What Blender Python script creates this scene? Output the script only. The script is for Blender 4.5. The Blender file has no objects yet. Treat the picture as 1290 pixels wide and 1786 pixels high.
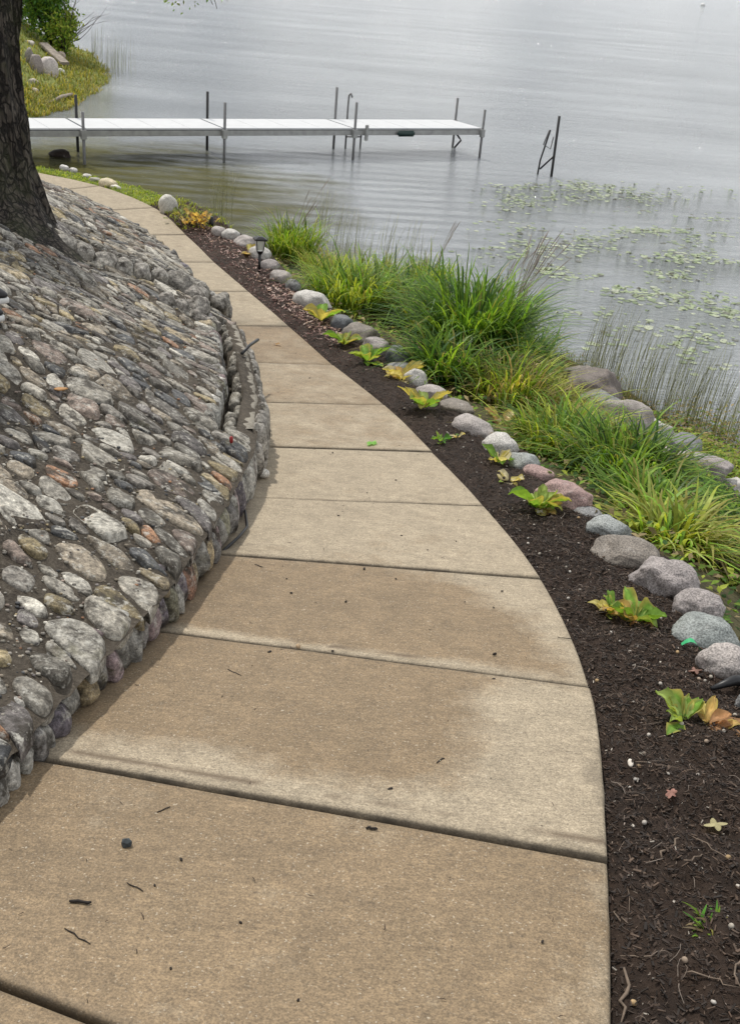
import bpy, bmesh, math, random
import numpy as np
from mathutils import Vector, Matrix, noise
from mathutils.bvhtree import BVHTree
random.seed(11); rng = np.random.default_rng(7); noise.seed_set(3)
R_ = math.radians
SC = bpy.context.scene; COL = SC.collection
# ---------------------------------------------------------------- camera
F, NX, NY, CX, CY, H0 = 1900.0, 318.8, 4600.0, 645.0, 893.0, 3.9
_d = np.array([NX-CX, NY-CY, F]); DOWN = _d/np.linalg.norm(_d)
_f = np.array([0, 0, 1.])-DOWN*DOWN[2]; FWD = _f/np.linalg.norm(_f); RIGHT = np.cross(DOWN, FWD)
def c2w(v): v = np.array(v, float); return Vector((v@RIGHT, v@FWD, -(v@DOWN)))
cd = bpy.data.cameras.new('camera'); cam = bpy.data.objects.new('camera', cd); COL.objects.link(cam); SC.camera = cam
cd.sensor_fit = 'VERTICAL'; cd.sensor_height = 24; cd.lens = 24*F/1786; cd.clip_start = .05; cd.clip_end = 5000
ax, ay, az = c2w((1, 0, 0)), c2w((0, -1, 0)), c2w((0, 0, -1))
cam.matrix_world = Matrix(((ax.x, ay.x, az.x, 0), (ax.y, ay.y, az.y, 0), (ax.z, ay.z, az.z, H0), (0, 0, 0, 1)))
EYE = Vector((0, 0, H0))
def ray(px, py): return c2w((px-CX, py-CY, F)).normalized()
def on_z(px, py, z=0.):
    u = ray(px, py); return EYE+u*((z-H0)/u.z)
# ---------------------------------------------------------------- light
SUN_AZ, SUN_EL = -34., 57.          # azimuth measured from +Y towards +X
world = bpy.data.worlds.new('World'); SC.world = world; world.use_nodes = True
wn, wl = world.node_tree.nodes, world.node_tree.links; wn.clear()
wo = wn.new('ShaderNodeOutputWorld'); bg = wn.new('ShaderNodeBackground'); bg.inputs[1].default_value = .085
sky = wn.new('ShaderNodeTexSky'); sky.sky_type = 'NISHITA'; sky.sun_disc = False
sky.sun_elevation = R_(SUN_EL); sky.sun_rotation = R_(SUN_AZ); sky.air_density = 1.0; sky.dust_density = 2.0
tc = wn.new('ShaderNodeTexCoord'); mp = wn.new('ShaderNodeMapping'); mp.inputs['Scale'].default_value = (1, 1, 4.5)
cn = wn.new('ShaderNodeTexNoise'); cn.inputs['Scale'].default_value = 2.3; cn.inputs['Detail'].default_value = 7; cn.inputs['Roughness'].default_value = .58
cr = wn.new('ShaderNodeValToRGB'); cr.color_ramp.elements[0].position = .36; cr.color_ramp.elements[1].position = .60
cr.color_ramp.elements[0].color = (6.2, 6.8, 7.7, 1); cr.color_ramp.elements[1].color = (21, 21, 20.8, 1)
mx = wn.new('ShaderNodeMixRGB'); mx.inputs[0].default_value = .82
wl.new(tc.outputs['Generated'], mp.inputs[0]); wl.new(mp.outputs[0], cn.inputs['Vector']); wl.new(cn.outputs[0], cr.inputs[0])
wl.new(cr.outputs[0], mx.inputs[2]); wl.new(sky.outputs[0], mx.inputs[1]); wl.new(mx.outputs[0], bg.inputs[0]); wl.new(bg.outputs[0], wo.inputs[0])
sd = bpy.data.lights.new('sun', 'SUN'); sd.energy = 3.5; sd.angle = R_(2.2); sd.color = (1, .95, .87)
so = bpy.data.objects.new('sun', sd); COL.objects.link(so)
a, e = R_(SUN_AZ), R_(SUN_EL)
tosun = Vector((math.sin(a)*math.cos(e), math.cos(a)*math.cos(e), math.sin(e)))
so.rotation_euler = tosun.to_track_quat('Z', 'Y').to_euler(); so.location = (0, 0, 20)
vs = SC.view_settings; vs.view_transform = 'Standard'; vs.look = 'None'; vs.gamma = 1; vs.exposure = -.22; vs.use_curve_mapping = False
# ---------------------------------------------------------------- helpers
def tag(o, label=None, cat=None, group=None, kind=None):
    if label: o['label'] = label
    if cat: o['category'] = cat
    if group: o['group'] = group
    if kind: o['kind'] = kind
    return o
def mk(name, V, Fc, mat, parent=None, col=None, smooth=True, **attrs):
    me = bpy.data.meshes.new(name); me.from_pydata([tuple(v) for v in V], [], [tuple(f) for f in Fc])
    if mat: me.materials.append(mat)
    if smooth: me.polygons.foreach_set('use_smooth', [True]*len(me.polygons))
    if col is not None:
        c = np.asarray(col, float)
        if c.ndim == 1: c = np.tile(c[None], (len(V), 1))
        at = me.color_attributes.new('Col', 'FLOAT_COLOR', 'POINT')
        at.data.foreach_set('color', np.hstack([c[:, :3], np.ones((len(V), 1))]).astype(np.float32).ravel())
    for k, v in attrs.items():
        at = me.attributes.new(k, 'FLOAT', 'POINT'); at.data.foreach_set('value', np.asarray(v, np.float32))
    me.update(); o = bpy.data.objects.new(name, me); COL.objects.link(o)
    if parent: adopt(o, parent)
    return o
def adopt(o, p):
    o.parent = p; o.matrix_parent_inverse = Matrix.Translation(-Vector(ROOT.get(p.name, (0, 0, 0))))
ROOT = {}
def empty(name, loc, label=None, cat=None, group=None, kind=None):
    o = bpy.data.objects.new(name, None); COL.objects.link(o); o.location = loc; o.empty_display_size = .1
    ROOT[o.name] = tuple(loc); return tag(o, label, cat, group, kind)
class MB:
    def __init__(s): s.V = []; s.F = []; s.C = []
    def add(s, V, Fc, c=None):
        n = len(s.V); s.V.extend(V); s.F.extend([tuple(i+n for i in f) for f in Fc])
        if c is not None:
            c = np.asarray(c, float)
            s.C.extend([c]*len(V) if c.ndim == 1 else list(c))
    def out(s, name, mat, parent=None, smooth=True): return mk(name, s.V, s.F, mat, parent, np.array(s.C) if s.C else None, smooth)
def tube(pts, rad, n=8, cap=True):
    P = [Vector(p) for p in pts]; V = []; Fc = []
    if not hasattr(rad, '__len__'): rad = [rad]*len(P)
    up = Vector((0, 0, 1)); t0 = (P[1]-P[0]).normalized()
    u = t0.cross(up if abs(t0.z) < .9 else Vector((1, 0, 0))).normalized()
    for i, p in enumerate(P):
        t = (P[min(i+1, len(P)-1)]-P[max(i-1, 0)]).normalized()
        u = (u-t*u.dot(t)).normalized(); w = t.cross(u)
        for k in range(n):
            a = 2*math.pi*k/n; V.append(p+(u*math.cos(a)+w*math.sin(a))*rad[i])
    for i in range(len(P)-1):
        for k in range(n):
            Fc.append((i*n+k, i*n+(k+1) % n, (i+1)*n+(k+1) % n, (i+1)*n+k))
    if cap: Fc.append(tuple(range(n-1, -1, -1))); Fc.append(tuple(range((len(P)-1)*n, len(P)*n)))
    return V, Fc
def box(c, s, ax=None, bev=0):
    """box with centre c, full size s, axes (x,y,z)"""
    X, Y, Z = ax or (Vector((1, 0, 0)), Vector((0, 1, 0)), Vector((0, 0, 1))); c = Vector(c)
    b = bmesh.new(); bmesh.ops.create_cube(b, size=1)
    for v in b.verts: v.co = Vector((v.co.x*s[0], v.co.y*s[1], v.co.z*s[2]))
    if bev: bmesh.ops.bevel(b, geom=b.edges[:], offset=bev, segments=2, affect='EDGES')
    V = [c+X*v.co.x+Y*v.co.y+Z*v.co.z for v in b.verts]; Fc = [[v.index for v in f.verts] for f in b.faces]; b.free()
    return V, Fc
def fbm(p, sc=1., o=3):
    p = Vector(p)*sc; s = 0; a = 1
    for i in range(o): s += noise.noise(p)*a; p = p*2.03+Vector((7.1, 3.3, 1.7)); a *= .5
    return s
def gridfaces(n, m): return [(i*m+j, i*m+j+1, (i+1)*m+j+1, (i+1)*m+j) for i in range(n-1) for j in range(m-1)]
_ico = {}
def ico(k):
    if k not in _ico:
        b = bmesh.new(); bmesh.ops.create_icosphere(b, subdivisions=k, radius=1); b.verts.ensure_lookup_table()
        _ico[k] = (np.array([v.co[:] for v in b.verts]), [tuple(v.index for v in f.verts) for f in b.faces]); b.free()
    return _ico[k]
def rock(size, seed, sub=4, cuts=7, rough=.12, boxy=1.0):
    """unit rock vertices scaled to half sizes"""
    V, Fc = ico(sub); V = V.copy(); r = np.random.default_rng(seed)
    if boxy != 1: V = np.sign(V)*np.abs(V)**boxy
    for i in range(cuts):
        n = r.normal(size=3); n /= np.linalg.norm(n); d = r.uniform(.68, .93); ov = V@n-d
        V -= np.outer(np.maximum(ov, 0)*.82, n)
    off = Vector(r.uniform(-50, 50, 3))
    k = np.array([1+rough*(fbm(Vector(v)+off, 1.3, 4)) for v in V]); V = V*k[:, None]*np.array(size)
    return V, Fc
def rotz(V, a, c=(0, 0, 0)):
    ca, sa = math.cos(a), math.sin(a); V = np.asarray(V)
    return np.stack([V[:, 0]*ca-V[:, 1]*sa+c[0], V[:, 0]*sa+V[:, 1]*ca+c[1], V[:, 2]+c[2]], 1)
# ---------------------------------------------------------------- materials
class NT:
    def __init__(s, name):
        s.m = bpy.data.materials.new(name); s.m.use_nodes = True; s.n = s.m.node_tree.nodes; s.l = s.m.node_tree.links; s.n.clear()
        s.o = s.n.new('ShaderNodeOutputMaterial'); s.b = s.n.new('ShaderNodeBsdfPrincipled'); s.l.new(s.b.outputs[0], s.o.inputs[0])
        s.tc = s.n.new('ShaderNodeNewGeometry')
        s.b.inputs['Specular IOR Level'].default_value = .4
    def noise(s, sc, det=4, rough=.55, vec=None, dist=0):
        t = s.n.new('ShaderNodeTexNoise'); t.inputs['Scale'].default_value = sc; t.inputs['Detail'].default_value = det
        t.inputs['Roughness'].default_value = rough; t.inputs['Distortion'].default_value = dist
        s.l.new(vec or s.tc.outputs['Position'], t.inputs['Vector']); return t.outputs[0]
    def voro(s, sc, feat='F1', vec=None):
        t = s.n.new('ShaderNodeTexVoronoi'); t.inputs['Scale'].default_value = sc; t.feature = feat
        s.l.new(vec or s.tc.outputs['Position'], t.inputs['Vector']); return t
    def ramp(s, f, stops):
        r = s.n.new('ShaderNodeValToRGB'); e = r.color_ramp.elements
        while len(e) < len(stops): e.new(.5)
        for i, (p, c) in enumerate(stops):
            e[i].position = p; e[i].color = (tuple(c) if hasattr(c, '__len__') else (c, c, c))+(1,)
        s.l.new(f, r.inputs[0]); return r.outputs[0]
    def mix(s, f, a, b, mode='MIX'):
        m = s.n.new('ShaderNodeMixRGB'); m.blend_type = mode
        for i, v in enumerate((f, a, b)):
            if hasattr(v, 'links') or hasattr(v, 'is_linked'): s.l.new(v, m.inputs[i])
            elif i == 0: m.inputs[0].default_value = v
            else: m.inputs[i].default_value = (tuple(v) if hasattr(v, '__len__') else (v,)*3)+(1,)
        return m.outputs[0]
    def math(s, op, a, b=0.):
        m = s.n.new('ShaderNodeMath'); m.operation = op
        for i, v in enumerate((a, b)):
            if hasattr(v, 'is_linked'): s.l.new(v, m.inputs[i])
            else: m.inputs[i].default_value = v
        return m.outputs[0]
    def attr(s, nm, fac=False):
        t = s.n.new('ShaderNodeAttribute'); t.attribute_name = nm; return t.outputs['Fac' if fac else 'Color']
    def map(s, sc=(1, 1, 1), rot=(0, 0, 0)):
        m = s.n.new('ShaderNodeMapping'); m.inputs['Scale'].default_value = sc; m.inputs['Rotation'].default_value = rot
        s.l.new(s.tc.outputs['Position'], m.inputs[0]); return m.outputs[0]
    def bump(s, h, strength=.3, dist=.01, nrm=None):
        b = s.n.new('ShaderNodeBump'); b.inputs['Strength'].default_value = strength; b.inputs['Distance'].default_value = dist
        s.l.new(h, b.inputs['Height'])
        if nrm: s.l.new(nrm, b.inputs['Normal'])
        return b.outputs[0]
    def fin(s, col=None, rough=.8, nrm=None, **kw):
        if col is not None:
            if hasattr(col, 'is_linked'): s.l.new(col, s.b.inputs['Base Color'])
            else: s.b.inputs['Base Color'].default_value = tuple(col)+(1,)
        if hasattr(rough, 'is_linked'): s.l.new(rough, s.b.inputs['Roughness'])
        else: s.b.inputs['Roughness'].default_value = rough
        if nrm: s.l.new(nrm, s.b.inputs['Normal'])
        for k, v in kw.items(): s.b.inputs[k.replace('_', ' ')].default_value = v
        return s.m
def m_plain(name, col, rough=.6, metal=0, var=.25, sc=20):
    t = NT(name); n = t.noise(sc, 5); c = t.mix(t.ramp(n, [(.3, 1-var), (.7, 1+var)]), 1, 1)
    c = t.mix(1, tuple(col), t.ramp(n, [(.3, 1-var), (.7, 1.)]), 'MULTIPLY')
    return t.fin(c, rough, t.bump(n, .15, .003), Metallic=metal)
def m_concrete():
    t = NT('path_concrete'); wet = t.attr('wet', True)
    edge = t.noise(7, 9, .72); w = t.math('ADD', wet, t.math('MULTIPLY', t.math('SUBTRACT', edge, .5), 1.3)); w = t.math('ADD', w, t.math('MULTIPLY', t.math('SUBTRACT', t.noise(2.3, 3, .5), .5), .7))
    w = t.ramp(w, [(.25, 0.), (.72, 1.)])
    pale = t.mix(t.noise(3.1, 6, .65), (.385, .322, .232), (.268, .220, .155))
    brown = t.mix(t.noise(2.1, 6, .6), (.248, .178, .104), (.168, .121, .070))
    c = t.mix(w, pale, brown)
    c = t.mix(.85, c, t.ramp(t.noise(210, 3, .7), [(.32, .52), (.5, 1.), (.68, 1.5)]), 'MULTIPLY')
    c = t.mix(.8, c, t.ramp(t.noise(75, 4, .75), [(.3, .72), (.7, 1.28)]), 'MULTIPLY')
    c = t.mix(.9, c, t.ramp(t.noise(13, 6, .7), [(.3, .80), (.7, 1.18)]), 'MULTIPLY')
    c = t.mix(t.ramp(t.noise(140, 2), [(.64, 0.), (.72, .5)]), c, (.60, .53, .42))
    c = t.mix(t.ramp(t.noise(90, 3), [(.27, .6), (.36, 0.)]), c, (.10, .075, .05))
    c = t.mix(t.ramp(t.noise(9.5, 8, .75), [(.60, 0.), (.70, .35)]), c, (.17, .13, .09))
    c = t.mix(.6, c, t.ramp(t.noise(6, 5, .7, t.map((2.2, 16, 1), (0, 0, R_(9)))), [(.3, .74), (.7, 1.2)]), 'MULTIPLY')
    vc = t.voro(1.15, 'DISTANCE_TO_EDGE', None); ck = t.math('MULTIPLY', t.ramp(vc.outputs['Distance'], [(.0, 1.), (.006, 0.)]), t.ramp(t.noise(1.7, 4), [(.50, 0.), (.56, .7)]))
    c = t.mix(t.math('MULTIPLY', ck, .0), c, (.07, .052, .035))
    ln = t.attr('line', True)          # tooled line and hairline cracks beside each joint
    c = t.mix(t.math('MULTIPLY', ln, t.ramp(t.noise(5, 3), [(.40, 0.), (.56, .8)])), c, (.10, .07, .045))
    ed = t.attr('edge', True); c = t.mix(t.math('MULTIPLY', ed, t.ramp(t.noise(14, 4), [(.3, .35), (.7, .95)])), c, (.085, .07, .052))
    h = t.math('ADD', t.math('MULTIPLY', t.noise(300, 3), .8), t.math('MULTIPLY', t.noise(45, 4), .7))
    r = t.mix(w, .84, .66)
    return t.fin(c, r, t.bump(h, .42, .004))
def m_stone(name, grain=48, lichen=.7, grow=.016, spec=.35):
    t = NT(name); c0 = t.attr('Col')
    n1 = t.noise(grain, 6, .7); n2 = t.noise(13, 5, .65); n3 = t.noise(190, 3, .7)
    c = t.mix(1, c0, t.ramp(n1, [(.28, .28), (.5, 1.0), (.72, 2.2)]), 'MULTIPLY')
    c = t.mix(.75, c, t.ramp(n3, [(.3, .5), (.7, 1.45)]), 'MULTIPLY')
    c = t.mix(t.ramp(n2, [(.38, .9), (.50, 0.)]), c, (.038, .031, .023))
    c = t.mix(t.math('MULTIPLY', t.ramp(t.noise(28, 7, .75), [(.53, 0.), (.63, 1.)]), lichen), c, (.56, .54, .48))
    c = t.mix(t.math('MULTIPLY', t.ramp(t.noise(9, 4, .6), [(.62, 0.), (.72, .5)]), lichen), c, (.14, .13, .06))
    h = t.math('ADD', n1, t.math('MULTIPLY', n2, 1.2))
    return t.fin(c, .72, t.bump(h, .75, grow), Specular_IOR_Level=spec)
def m_granite(name):
    t = NT(name); c0 = t.attr('Col')
    sp = t.noise(170, 2, .6); n1 = t.noise(22, 6, .65); n2 = t.noise(5, 4)
    c = t.mix(1, c0, t.ramp(n1, [(.3, .72), (.7, 1.25)]), 'MULTIPLY')
    c = t.mix(.9, c, t.ramp(sp, [(.35, .45), (.65, 1.5)]), 'MULTIPLY')
    c = t.mix(t.ramp(t.noise(15, 7, .75), [(.58, 0.), (.70, .45)]), c, (.50, .48, .45))
    c = t.mix(t.ramp(n2, [(.58, 0.), (.72, .4)]), c, (.12, .105, .085))
    return t.fin(c, .62, t.bump(t.math('ADD', n1, t.math('MULTIPLY', sp, .35)), .5, .012), Specular_IOR_Level=.4)
def m_soil(name, a, b, c3, rough=.85, sc=38):
    t = NT(name); c = t.ramp(t.noise(sc, 8, .75), [(.3, a), (.52, b), (.75, c3)])
    c = t.mix(t.ramp(t.noise(2.2, 4), [(.4, .0), (.62, .5)]), c, tuple(x*1.9 for x in b))
    h = t.math('ADD', t.noise(sc*2.2, 6, .7), t.noise(sc*.5, 5, .7))
    return t.fin(c, rough, t.bump(h, .9, .02), Specular_IOR_Level=.25)
def m_leaf(name, trans=.45, rough=.66, spec=.25):
    t = NT(name); c = t.mix(1, t.attr('Col'), t.ramp(t.noise(40, 3), [(.3, .75), (.7, 1.2)]), 'MULTIPLY')
    t.fin(c, rough, Specular_IOR_Level=spec)
    tr = t.n.new('ShaderNodeBsdfTranslucent'); m = t.n.new('ShaderNodeMixShader'); m.inputs[0].default_value = trans
    t.l.new(t.mix(1, c, (1.35, 1.25, .6), 'MULTIPLY'), tr.inputs[0]); t.l.new(t.b.outputs[0], m.inputs[1]); t.l.new(tr.outputs[0], m.inputs[2]); t.l.new(m.outputs[0], t.o.inputs[0])
    return t.m
def m_water():
    t = NT('lake_water')
    pos = t.tc.outputs['Position']
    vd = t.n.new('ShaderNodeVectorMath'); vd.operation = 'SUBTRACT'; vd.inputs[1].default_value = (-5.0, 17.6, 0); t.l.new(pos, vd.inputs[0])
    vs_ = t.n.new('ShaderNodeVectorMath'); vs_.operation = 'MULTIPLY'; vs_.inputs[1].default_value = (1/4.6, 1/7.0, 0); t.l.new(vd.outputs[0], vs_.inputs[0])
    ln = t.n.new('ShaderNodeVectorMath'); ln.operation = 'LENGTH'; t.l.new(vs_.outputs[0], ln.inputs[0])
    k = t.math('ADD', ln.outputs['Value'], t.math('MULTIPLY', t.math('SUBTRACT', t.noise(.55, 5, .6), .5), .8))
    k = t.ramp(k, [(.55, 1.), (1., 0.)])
    c = t.mix(k, (.30, .322, .335), t.mix(t.noise(1.1, 5), (.035, .038, .010), (.115, .105, .035)))  # olive zone: shallow bottom, plus dark tree reflections painted into the colour
    # wind ripples: long crests across the view plus smaller chop
    m1 = t.map((.42, 1.55, 1), (0, 0, R_(-8))); m2 = t.map((1.4, 3.4, 1), (0, 0, R_(10))); m3 = t.map((.10, .26, 1), (0, 0, R_(-5)))
    h = t.math('ADD', t.math('MULTIPLY', t.noise(1.5, 4, .5, m1, .5), 1.), t.math('MULTIPLY', t.noise(4.2, 6, .7, m2, .5), .85))
    amp = t.ramp(t.noise(1.0, 3, .5, m3), [(.3, .35), (.7, 1.)])
    v4 = t.n.new('ShaderNodeVectorMath'); v4.operation = 'SUBTRACT'; v4.inputs[1].default_value = (-1.5, 19.5, 0); t.l.new(pos, v4.inputs[0])
    v5 = t.n.new('ShaderNodeVectorMath'); v5.operation = 'MULTIPLY'; v5.inputs[1].default_value = (1/9., 1/7., 0); t.l.new(v4.outputs[0], v5.inputs[0])
    l5 = t.n.new('ShaderNodeVectorMath'); l5.operation = 'LENGTH'; t.l.new(v5.outputs[0], l5.inputs[0])
    rk = t.math('MULTIPLY', t.ramp(l5.outputs['Value'], [(.3, .6), (1.1, .03)]), t.ramp(t.noise(.5, 3, .6), [(.35, .3), (.6, 1.)]))
    # concentric rings spreading from the dock legs
    w = t.n.new('ShaderNodeTexWave'); w.wave_type = 'RINGS'; w.rings_direction = 'Z'; w.inputs['Scale'].default_value = .52; w.inputs['Distortion'].default_value = 5.5; w.inputs['Detail'].default_value = 3; w.inputs['Detail Scale'].default_value = .35
    v2 = t.n.new('ShaderNodeVectorMath'); v2.operation = 'SUBTRACT'; v2.inputs[1].default_value = (-8., 75, 0); t.l.new(pos, v2.inputs[0]); t.l.new(v2.outputs[0], w.inputs['Vector'])
    h2 = t.math('MULTIPLY', w.outputs['Fac'], rk)
    hh = t.math('ADD', t.math('MULTIPLY', h, amp), h2)
    b = t.bump(hh, 1.0, .20)
    t.l.new(t.ramp(k, [(0., 1.), (1., .3)]), t.b.inputs['Specular IOR Level'])
    t.fin(c, .06, b, IOR=1.333)
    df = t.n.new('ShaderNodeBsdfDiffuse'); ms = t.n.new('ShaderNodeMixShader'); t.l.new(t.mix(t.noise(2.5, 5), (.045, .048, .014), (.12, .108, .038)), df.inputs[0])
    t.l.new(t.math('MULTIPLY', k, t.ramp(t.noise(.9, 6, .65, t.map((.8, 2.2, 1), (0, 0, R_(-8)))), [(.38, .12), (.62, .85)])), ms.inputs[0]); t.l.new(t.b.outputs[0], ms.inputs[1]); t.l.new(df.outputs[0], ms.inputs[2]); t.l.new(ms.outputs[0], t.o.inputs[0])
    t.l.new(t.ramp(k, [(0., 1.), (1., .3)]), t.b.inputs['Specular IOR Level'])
    return t.m
M = dict(concrete=m_concrete(), cobble=m_stone('cobble_stone'), wallstone=m_stone('wall_stone', 45, .6), granite=m_granite('boulder_granite'),
  mortar=m_soil('slope_mortar', (.018, .014, .011), (.085, .071, .055), (.25, .22, .175), .9, 60),
  curb=m_soil('curb_concrete', (.10, .085, .065), (.29, .265, .22), (.50, .47, .41), .9, 50),
  soil=m_soil('bed_soil', (.011, .007, .005), (.030, .019, .013), (.070, .046, .032), .8, 30),
  base=m_soil('sub_base', (.02, .015, .012), (.05, .04, .03), (.1, .08, .06), .9, 60),
  bank=m_soil('bank_soil', (.02, .018, .01), (.055, .05, .022), (.13, .11, .05), .9, 12),
  grassy=m_soil('turf_soil', (.05, .07, .015), (.13, .15, .035), (.25, .24, .08), .9, 9),
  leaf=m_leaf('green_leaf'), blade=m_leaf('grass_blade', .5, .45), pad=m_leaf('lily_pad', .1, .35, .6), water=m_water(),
  alu=m_plain('dock_aluminium', (.42, .42, .41), .5, .5, .3, 9), deck=m_plain('deck_panel', (.54, .55, .56), .6, 0, .08, 5),
  steel=m_plain('galvanised_post', (.20, .20, .20), .5, .5, .4, 30), dark=m_plain('dark_post', (.03, .03, .03), .5, .3), green=m_plain('bumper_rubber', (.015, .04, .035), .5),
  black=m_plain('black_plastic', (.012, .012, .014), .4), white=m_plain('white_rubber', (.75, .75, .73), .5), cloth=m_plain('dark_trousers', (.03, .035, .05), .9), shirt=m_plain('grey_shirt', (.3, .32, .35), .9), skin=m_plain('skin', (.55, .36, .27), .5, 0, .05), hair=m_plain('hair', (.06, .04, .03), .6),
  twig=m_plain('dry_twig', (.20, .15, .11), .8, 0, .5, 60), darktwig=m_plain('dark_twig', (.02, .015, .012), .8), red=m_plain('red_plastic', (.28, .02, .02), .5), orange=m_plain('orange_chip', (.45, .24, .09), .7), wood=m_plain('weathered_wood', (.34, .29, .24), .85, 0, .5, 12),
  ribbon=m_plain('green_ribbon', (.05, .45, .18), .4, 0, .1), col=None)
tcm = NT('scatter'); M['col'] = tcm.fin(tcm.mix(1, tcm.attr('Col'), tcm.ramp(tcm.noise(70, 4), [(.3, .6), (.7, 1.25)]), 'MULTIPLY'), .75)
gl = NT('lamp_glass'); M['glass'] = gl.fin((.8, .8, .78), .15, Transmission_Weight=.6, IOR=1.3)
def m_bark():
    t = NT('bark'); v = t.map((1, 1, .065)); n = t.noise(34, 8, .75, v, .9)
    dn = t.n.new('ShaderNodeVectorMath'); dn.operation = 'ADD'; sc_ = t.n.new('ShaderNodeVectorMath'); sc_.operation = 'SCALE'; sc_.inputs['Scale'].default_value = .10
    nz = t.n.new('ShaderNodeTexNoise'); nz.inputs['Scale'].default_value = 9; t.l.new(t.tc.outputs['Position'], nz.inputs['Vector']); t.l.new(nz.outputs['Color'], sc_.inputs[0]); t.l.new(v, dn.inputs[0]); t.l.new(sc_.outputs[0], dn.inputs[1])
    vo = t.voro(27, 'DISTANCE_TO_EDGE', dn.outputs[0]); e = t.ramp(t.math('ADD', vo.outputs['Distance'], t.math('MULTIPLY', t.math('SUBTRACT', n, .5), .35)), [(.02, .12), (.16, 1.)])
    c = t.ramp(n, [(.30, (.035, .028, .022)), (.5, (.085, .070, .056)), (.68, (.21, .18, .15))])
    c = t.mix(e, (.008, .006, .005), c); c = t.mix(t.ramp(t.noise(3, 5, .7), [(.48, 0.), (.66, .55)]), c, (.055, .065, .02))
    h = t.math('ADD', t.math('MULTIPLY', e, 1.2), n)
    return t.fin(c, .9, t.bump(h, 1., .035))
M['bark'] = m_bark()
# ---------------------------------------------------------------- ground layout (metres)
RY = [.0, 1.726, 2.588, 3.519, 4.469, 5.402, 6.395, 7.458, 8.612, 9.811, 11.042, 12.292, 13.503, 20]
RZ = [-1.304, -1.649, -1.822, -2.008, -2.198, -2.361, -2.507, -2.650, -2.755, -2.845, -2.928, -2.975, -2.975, -2.975]
def ZP(y):
    return H0+(np.interp(y, RY, RZ) if y > 0 else -1.304-.2*y)
Rt = [(-.1, -1.9), (.08, -.95), (.26, .02), (.41, .88), (.564, 1.726), (.677, 2.588), (.658, 3.519), (.52, 4.469), (.311, 5.402), (.038, 6.395), (-.348, 7.458), (-.789, 8.612), (-1.283, 9.811), (-1.805, 11.042), (-2.338, 12.292), (-2.958, 13.503), (-3.9, 14.5), (-5.1, 15.1), (-6.5, 15.5), (-8.2, 15.8), (-10, 16)]
Lt = [(-1.1, -1.3), (-.98, -.4), (-.9, .45), (-.77, 1.30), (-.70, 1.93), (-.55, 2.71), (-.50, 3.47), (-.50, 4.27), (-.6, 5.2), (-.84, 6.15), (-1.2, 7.25), (-1.6, 8.3), (-2.05, 9.5), (-2.55, 10.7), (-3.12, 11.85), (-3.7, 12.95), (-4.5, 13.75), (-5.4, 14.25), (-6.6, 14.6), (-8.2, 14.85), (-10, 15)]
Bt = [(1.25, -2.4), (1.25, -1.3), (1.25, -.2), (1.24, .9), (1.24, 1.85), (1.18, 2.8), (1.17, 3.75), (.99, 4.6), (.76, 5.5), (.43, 6.6), (.12, 7.8), (-.38, 8.95), (-.88, 10.1), (-1.3, 11.4), (-1.8, 12.45), (-2.62, 13.78), (-3.68, 14.8), (-5.0, 15.4), (-6.45, 15.8), (-8.2, 16.3), (-10, 16.5)]
St = [(4.9, -1.), (4.8, .2), (4.7, 1.4), (4.6, 2.6), (4.45, 3.9), (4.3, 5.2), (4.05, 6.8), (3.6, 8.6), (3.05, 9.9), (2.45, 11.3), (1.8, 12.1), (.95, 12.7), (.1, 13.4), (-.7, 13.0), (-1.45, 13.3), (-2.35, 14.15), (-3.45, 15.2), (-4.9, 15.8), (-6.4, 16.2), (-8.2, 17.), (-10, 17.3)]
J0 = 3   # table index of joint "0"
def cr_(T, j):
    j = min(max(j+J0, 0), len(T)-1.0001); i = int(j); f = j-i
    p = [np.array(T[min(max(i+k, 0), len(T)-1)], float) for k in (-1, 0, 1, 2)]
    return .5*((2*p[1])+(-p[0]+p[2])*f+(2*p[0]-5*p[1]+4*p[2]-p[3])*f*f+(-p[0]+3*p[1]-3*p[2]+p[3])*f**3)
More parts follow.
